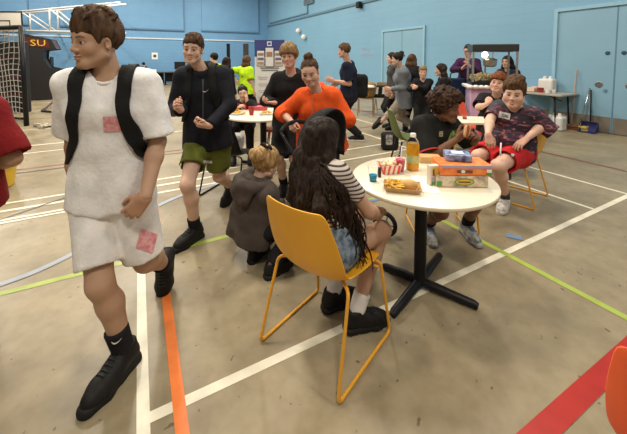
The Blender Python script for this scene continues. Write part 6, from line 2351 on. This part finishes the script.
for y in np.linspace(-0.13, 0.13, 9):
    rows.append([f3 + f_ * y + r_ * x + V(0, 0, z) for x, z in ((-0.14, 0.008), (-0.06, 0.008), (0.04, 0.02), (0.08, 0.09), (0.07, 0.19), (0.02, 0.22))])
MB().sheet(rows, 0.008).build('pan', BLUED, dp, smooth=True, auto=40)
for s in (-1, 1):
    MB().prism([f3 + f_ * s * 0.13 + r_ * x + V(0, 0, z) for x, z in ((-0.14, 0.006), (0.06, 0.012), (0.08, 0.09), (0.07, 0.19), (0.02, 0.22), (-0.03, 0.12))], f_ * 0.006 * s).build('pan_side', BLUED, dp)
MB().tube([f3 + r_ * 0.06 + V(0, 0, 0.19), wall_pt(591, 90, 0.06)], 0.013, 8).build('handle', BLACK, dp, smooth=True)

# small fittings on the right wall
for px, py, lb in ((298.3, 30.8, 'upper of two small white wall sensors near the corner'), (303.8, 37.0, 'lower of two small white wall sensors near the corner')):
    c = wall_pt(px, py, 0.12)
    t = thing('wall_sensor', lb, 'sensor', c, 'white wall sensors')
    MB().ball(c, 0.15).build('sensor_dome', WHITEP, t, smooth=True)
    MB().tube([c, wall_pt(px, py, -0.02) + V(0, 0, 0.0)], 0.06, 10).build('sensor_bracket', WHITEP, t, smooth=True)
c = wall_pt(359.5, 5.0, 0.1)
t = thing('wall_speaker', 'small black box fixed high on the right wall', 'speaker', c)
MB().box(c, (0.12, 0.1, 0.13), TAZ).build('speaker_body', BLACK, t, bevel=0.01)
MB().tube([c, c + r_ * 0.12], 0.03, 8).build('bracket', BLACK, t)
c = wall_pt(309, 0.5, 0.05)
t = thing('air_grille', 'dark grille high on the right wall at the top edge', 'grille', c)
MB().box(c, (0.05, 0.55, 0.2), TAZ).build('grille_frame', M_EDGE2, t)
for z in np.linspace(-0.15, 0.15, 6):
    MB().box(c - r_ * 0.052 + V(0, 0, z), (0.006, 0.5, 0.014), TAZ).build('grille_slat', M_STEEL, t)
RSC = plain('faded_red_paint', (0.34, 0.29, 0.40), 0.7)
sc1 = wall_pt(363, 50.5, 0.003)
gt = thing('painted_scrawl', 'faded red scrawl of two lines on the blue right wall', 'graffiti', sc1)
for (pa, pb_), nm in ((((362, 47), (369, 52)), 'Fire'), (((361.5, 53.5), (374.5, 56.5)), 'Action')):
    a_, b_ = wall_pt(*pa, 0.004), wall_pt(*pb_, 0.004)
    lettering(nm, 'scrawl_line', RSC, gt, (a_ + b_) / 2, -f_, V(0, 0, 1), 0.13, 0.001, np.linalg.norm(b_ - a_) * 0.95)

# notice on the back wall
def back_pt(px, py, off):
    v = W(sight(px, py))
    return UW(np.array([0, 0, EYE_H]) + v * ((YB - off) / v[1]))


c = back_pt(154.8, 56, 0.01)
t = thing('wall_notice', 'white paper notice with dark picture on the far blue wall', 'notice', c - V(0, 0, 0.3))
BAZ = -YAW * 180 / math.pi
rb, fb_, ub = FR(BAZ)
MB().box(c, (0.17, 0.004, 0.21), BAZ).build('notice_sheet', PAPER, t)
MB().box(c - fb_ * 0.006, (0.08, 0.003, 0.08), BAZ).build('notice_print', C_GREY, t)

# long dark tables along the back wall and things on them
for lb, px, nm in (('long dark table by the far wall behind the standing distant person', 147, 'folding_table'), ('long dark table by the far wall near the black jacket', 181, 'folding_table')):
    c = back_pt(px, 80, 1.75)
    c[2] = 0
    t = thing(nm, lb, 'table', c, 'long tables by the far wall')
    P = lambda x, y, z: c + rb * x + fb_ * y + ub * z
    MB().box(P(0, 0, 0.74), (0.9, 0.36, 0.02), BAZ).build('tabletop', plain('dark_table', (0.05, 0.05, 0.055), 0.5), t)
    MB().box(P(0, 0.3, 0.45), (0.86, 0.01, 0.27), BAZ).build('modesty_panel', BLACK, t)
    for a in (-1, 1):
        for b_ in (-1, 1):
            MB().tube([P(a * 0.84, b_ * 0.3, 0.72), P(a * 0.84, b_ * 0.3, 0.005)], 0.022, 6).build('leg', BLKMETAL, t)
c = back_pt(150, 69, 1.75)
packet('card_box', 'low pale box on the far long table right of the distant person', V(c[0], c[1], 0.762 + 0.07), BAZ, (0.32, 0.2, 0.07), PAPER, group=None)
c = back_pt(139, 69, 1.75)
packet('card_box', 'white box on the far long table left of the distant person', V(c[0], c[1], 0.762 + 0.12), BAZ, (0.2, 0.2, 0.12), PAPER, group=None)
c = back_pt(180, 68, 1.75)
mn = thing('monitor', 'black screen on the far long table beside the black jacket', 'monitor', V(c[0], c[1], 0.762))
MB().box(V(c[0], c[1], 1.12), (0.30, 0.03, 0.22), BAZ).build('screen', BLACK, mn)
MB().box(V(c[0], c[1], 0.83), (0.03, 0.03, 0.08), BAZ).build('stand', BLACK, mn)
MB().box(V(c[0], c[1], 0.77), (0.14, 0.1, 0.008), BAZ).build('foot', BLACK, mn)

# basketball backboard and its folding wall frame
WF = plain('white_frame_paint', (0.72, 0.72, 0.70), 0.5)
bd = 16.0
tr = thing('backboard_frame', 'white steel folding frame reaching across to the basketball backboard', 'frame', PX(60, 32, bd + 0.5))
lowL, lowR = PX(14, 30.5, bd), PX(120, 32.5, bd)
upL, upR = PX(-2, 13.5, bd), PX(120, 2.5, bd)
for o in (0.0, 0.5):
    v = V(0, o, 0)
    MB().tube([lowL + v, lowR + v], 0.045, 8).build('lower_rail', WF, tr, smooth=True)
    MB().tube([upL + v, upR + v], 0.045, 8).build('upper_rail', WF, tr, smooth=True)
    q = lambda a, t_: a[0] * (1 - t_) + a[1] * t_
    for px in (21, 49.5, 76, 104):
        MB().tube([PX(px + 0.6, 30.9 + (px - 14) * 0.018, bd) + v, PX(px, 11.2 - (px - 21) * 0.088, bd) + v], 0.04, 8).build('upright', WF, tr, smooth=True)
    for pa, pb_ in (((22, 12.5), (49, 30.5)), ((50, 9), (77, 31.5)), ((77, 7), (104, 32))):
        MB().tube([PX(*pa, bd) + v, PX(*pb_, bd) + v], 0.035, 8).build('brace', WF, tr, smooth=True)
for px, py in ((76, 6), (76, 31.5), (104, 4), (104, 32), (49.5, 9.2), (49.5, 31)):
    a_ = PX(px, py, bd)
    a2 = UW(np.array([W(a_)[0], YB - 0.02, a_[2]]))
    MB().tube([a_, a2], 0.035, 8).build('wall_stay', WF, tr, smooth=True)
bc = PX(4, 22, bd - 0.25)
bkb = thing('basketball_backboard', 'white basketball backboard with dark edge hung on the frame', 'backboard', bc - V(0, 0, 0.5))
MB().box(bc, (0.88, 0.02, 0.48), 0).build('board', plain('board_white', (0.70, 0.66, 0.58), 0.5), bkb)
for dx, dz, hx, hz in ((0, 0.48, 0.9, 0.025), (0, -0.48, 0.9, 0.025), (-0.88, 0, 0.025, 0.5), (0.88, 0, 0.025, 0.5)):
    MB().box(bc + V(dx, -0.02, dz), (hx, 0.02, hz), 0).build('edge_strip', BLACK, bkb)
for dx, dz, hx, hz in ((0, 0.06, 0.3, 0.02), (0, -0.36, 0.3, 0.02), (-0.3, -0.15, 0.02, 0.22), (0.3, -0.15, 0.02, 0.22)):
    MB().box(bc + V(dx, -0.022, dz), (hx, 0.012, hz), 0).build('target_line', BLACK, bkb)
MB().tube([bc + V(0.0, 0.0, 0.3), bc + V(0.0, 0.25, 0.35)], 0.04, 8).build('mount', WF, bkb)

# arcade machine
am_c = PX(45, 100, 12.2)
am_c[2] = 0
ar = thing('arcade_machine', 'tall black arcade machine with yellow letters on its sloping header', 'arcade machine', am_c)
DKCAB = plain('black_cabinet', (0.012, 0.011, 0.012), 0.5)
AAZ = 62
r_a, f_a, u_a = FR(AAZ)
P = lambda x, y, z: am_c + r_a * x + f_a * y + u_a * z
for s in (-1, 1):
    poly = [P(s * 0.45, y, z) for y, z in ((-0.55, 0.02), (0.32, 0.02), (0.34, 0.72), (0.56, 0.80), (0.58, 1.10), (0.24, 1.20), (0.10, 1.52), (0.12, 1.80), (0.50, 1.86), (0.36, 2.22), (-0.50, 2.42))]
    MB().prism(poly, r_a * 0.05 * -s).build('side_panel', DKCAB, ar)
body = [P(-0.42, y, z) for y, z in ((-0.5, 0.04), (0.26, 0.04), (0.28, 0.74), (0.5, 0.84), (0.5, 1.04), (0.2, 1.16), (0.05, 1.5), (0.08, 1.84), (-0.46, 2.36))]
MB().prism(body, r_a * 0.84).build('cabinet', DKCAB, ar)
hdr = [P(-0.44, y, z) for y, z in ((0.08, 1.84), (0.49, 1.88), (0.35, 2.20), (-0.3, 2.36))]
MB().prism(hdr, r_a * 0.88).build('header_box', plain('dark_maroon', (0.05, 0.008, 0.008), 0.4), ar)
# header lettering stands on the near side panel, as the photograph shows it
YLT = plain('yellow_letters', (0.75, 0.50, 0.03), 0.5)
hp_ = MB().prism([P(0.452, y, z) for y, z in ((-0.36, 1.98), (0.32, 1.90), (0.26, 2.16), (-0.36, 2.28))], r_a * 0.006).build('header_panel', plain('header_maroon', (0.10, 0.012, 0.01), 0.4), ar)
lettering('SU', 'header_letters', YLT, ar, P(0.462, -0.02, 2.08), f_a, V(0, 0, 1), 0.22, 0.003, 0.42)
MB().box(P(0.2, 0.30, 1.42), (0.2, 0.02, 0.16), AAZ).build('screen', BLACK, ar)
c = PX(37.5, 92, 11.9)
c[2] = 0
yp = thing('yellow_post', 'short yellow post on the floor in front of the arcade machine', 'post', c)
MB().tube([c + V(0, 0, 0.02), c + V(0, 0, 0.52)], 0.06, 12).build('post', plain('post_yellow', (0.72, 0.45, 0.03), 0.5), yp, smooth=True, auto=40)
MB().lathe(c, [(0.09, 0), (0.09, 0.02)], 16).build('post_foot', BLACK, yp)

# goal with white net
gp = V(-6.45, 7.25, 0)
gl = thing('goal', 'black framed goal with white netting at the left edge', 'goal', gp)
gd = unit(V(-1, 0.25, 0))
gk = unit(V(-0.9, 1, 0))
for a in (0, 1):
    MB().tube([gp + gd * 2.4 * a, gp + gd * 2.4 * a + V(0, 0, 2.22)], 0.05, 10).build('post', BLKMETAL, gl, smooth=True)
    MB().tube([gp + gd * 2.4 * a + V(0, 0, 2.2), gp + gd * 2.4 * a + gk * 0.7 + V(0, 0, 2.15), gp + gd * 2.4 * a + gk * 1.0 + V(0, 0, 0.03), gp + gd * 2.4 * a + V(0, 0, 0.03)], 0.025, 8).build('side_stay', BLKMETAL, gl, smooth=True)
MB().tube([gp + V(0, 0, 2.2), gp + gd * 2.4 + V(0, 0, 2.2)], 0.05, 10).build('crossbar', BLKMETAL, gl, smooth=True)
MB().tube([gp + gk * 1.0 + V(0, 0, 0.03), gp + gd * 2.4 + gk * 1.0 + V(0, 0, 0.03)], 0.025, 8).build('ground_bar', BLKMETAL, gl, smooth=True)
mb = MB()
rng = random.Random(2)


def net_pt(u_, v_):
    a = gp + gd * 2.4 * u_
    if v_ < 0.3:
        q = a + gk * (0.7 * v_ / 0.3) + V(0, 0, 2.2 - 0.05 * v_ / 0.3)
    else:
        w = (v_ - 0.3) / 0.7
        q = a + gk * (0.7 + 0.3 * w) + V(0, 0, 2.15 * (1 - w) + 0.02)
    return q + V(0, 0.05 * math.sin(u_ * 9 + v_ * 5), 0.03 * math.sin(u_ * 14))


for i in range(19):
    mb.tube([net_pt(i / 18 + 0.008 * math.sin(j * 1.3 + i), j / 15) for j in range(16)], 0.008, 4)
for j in range(1, 23):
    mb.tube([net_pt(i / 14, j / 23) for i in range(15)], 0.008, 4)
for j in range(1, 18):
    z = 2.2 * j / 18
    d_ = 0.7 + 0.3 * (1 - z / 2.15)
    mb.tube([gp + gk * d_ * q / 4 + V(0.02 * math.sin(q * 2.0 + j), 0, z) for q in range(5)], 0.008, 4)
for q in range(1, 8):
    mb.tube([gp + gk * q / 8 * (0.7 + 0.3 * (1 - z / 2.15)) + V(0.02 * math.sin(z * 5), 0, z) for z in np.linspace(0.03, 2.15, 9)], 0.008, 4)
mb.build('net', plain('net_cord', (0.46, 0.44, 0.40), 0.9), gl)
# dark crash mat standing in the goal, and a green table inside
c = gp + gd * 1.6 + V(-1.3, 1.5, 0)
MB_ = thing('crash_mat', 'tall black crash mat standing behind the goal net', 'mat', c)
MB().box(c + V(0, 0, 1.0), (1.25, 0.12, 1.0), 0).build('mat_body', DKCAB, MB_, bevel=0.03)
for z in (0.5, 1.0, 1.5):
    MB().box(c + V(0, -0.125, z), (1.24, 0.006, 0.02), 0).build('red_seam', plain('dark_red_seam', (0.14, 0.02, 0.02), 0.7), MB_)

# white crumpled net and dark bar on the floor
c = G(43, 127)
Q = SDF()
rng = random.Random(6)
for i in range(13):
    Q.ell(c + V(rng.uniform(-0.25, 0.25), rng.uniform(-0.16, 0.2), 0.04), V(rng.uniform(0.05, 0.1), rng.uniform(0.05, 0.09), rng.uniform(0.025, 0.05)), None, 0.01)
Q.noise = [(0.02, 16, (1, 1, 1), 5)]
Q.plane((0, 0, 0.002), (0, 0, -1))
tag(soft('crumpled_net', Q, 0.012, mottle(material('cream_net', (0.5, 0.45, 0.35), 0.9), (0.12, 0.10, 0.07), (0.62, 0.55, 0.42), 28)), 'crumpled cream netting lying on the floor beside the goal', 'net')
a_, b_, d_ = G(42, 112), G(56, 106), G(55, 113)
bs = thing('floor_stand', 'dark v-shaped metal stand lying on the floor near the arcade machine', 'stand', G(42, 112))
MB().tube([a_ + V(0, 0, 0.03), b_ + V(0, 0, 0.2)], 0.03, 8).build('bar', plain('dark_bar', (0.05, 0.03, 0.025), 0.6), bs, smooth=True)
MB().tube([a_ + V(0, 0, 0.03), d_ + V(0, 0, 0.03)], 0.03, 8).build('bar', plain('dark_bar', (0.05, 0.03, 0.025), 0.6), bs, smooth=True)

# yellow tub at the left edge
c = V(-3.78, 3.72, 0)
tb = thing('plastic_tub', 'yellow plastic tub on the floor behind the person in dark red', 'tub', c)
MB().lathe(c, [(0.20, 0.0), (0.215, 0.01), (0.262, 0.34), (0.28, 0.345), (0.28, 0.365), (0.262, 0.365), (0.25, 0.34), (0.205, 0.02), (0.0, 0.018)], 36).build('tub_wall', plain('tub_yellow', (0.80, 0.50, 0.03), 0.4), tb, smooth=True, auto=40)
for s in (-1, 1):
    MB().tube(fillet([c + V(s * 0.27, -0.05, 0.345), c + V(s * 0.32, -0.05, 0.30), c + V(s * 0.32, 0.05, 0.30), c + V(s * 0.27, 0.05, 0.345)], 0.03), 0.01, 8).build('tub_handle', BLACK, tb, smooth=True)
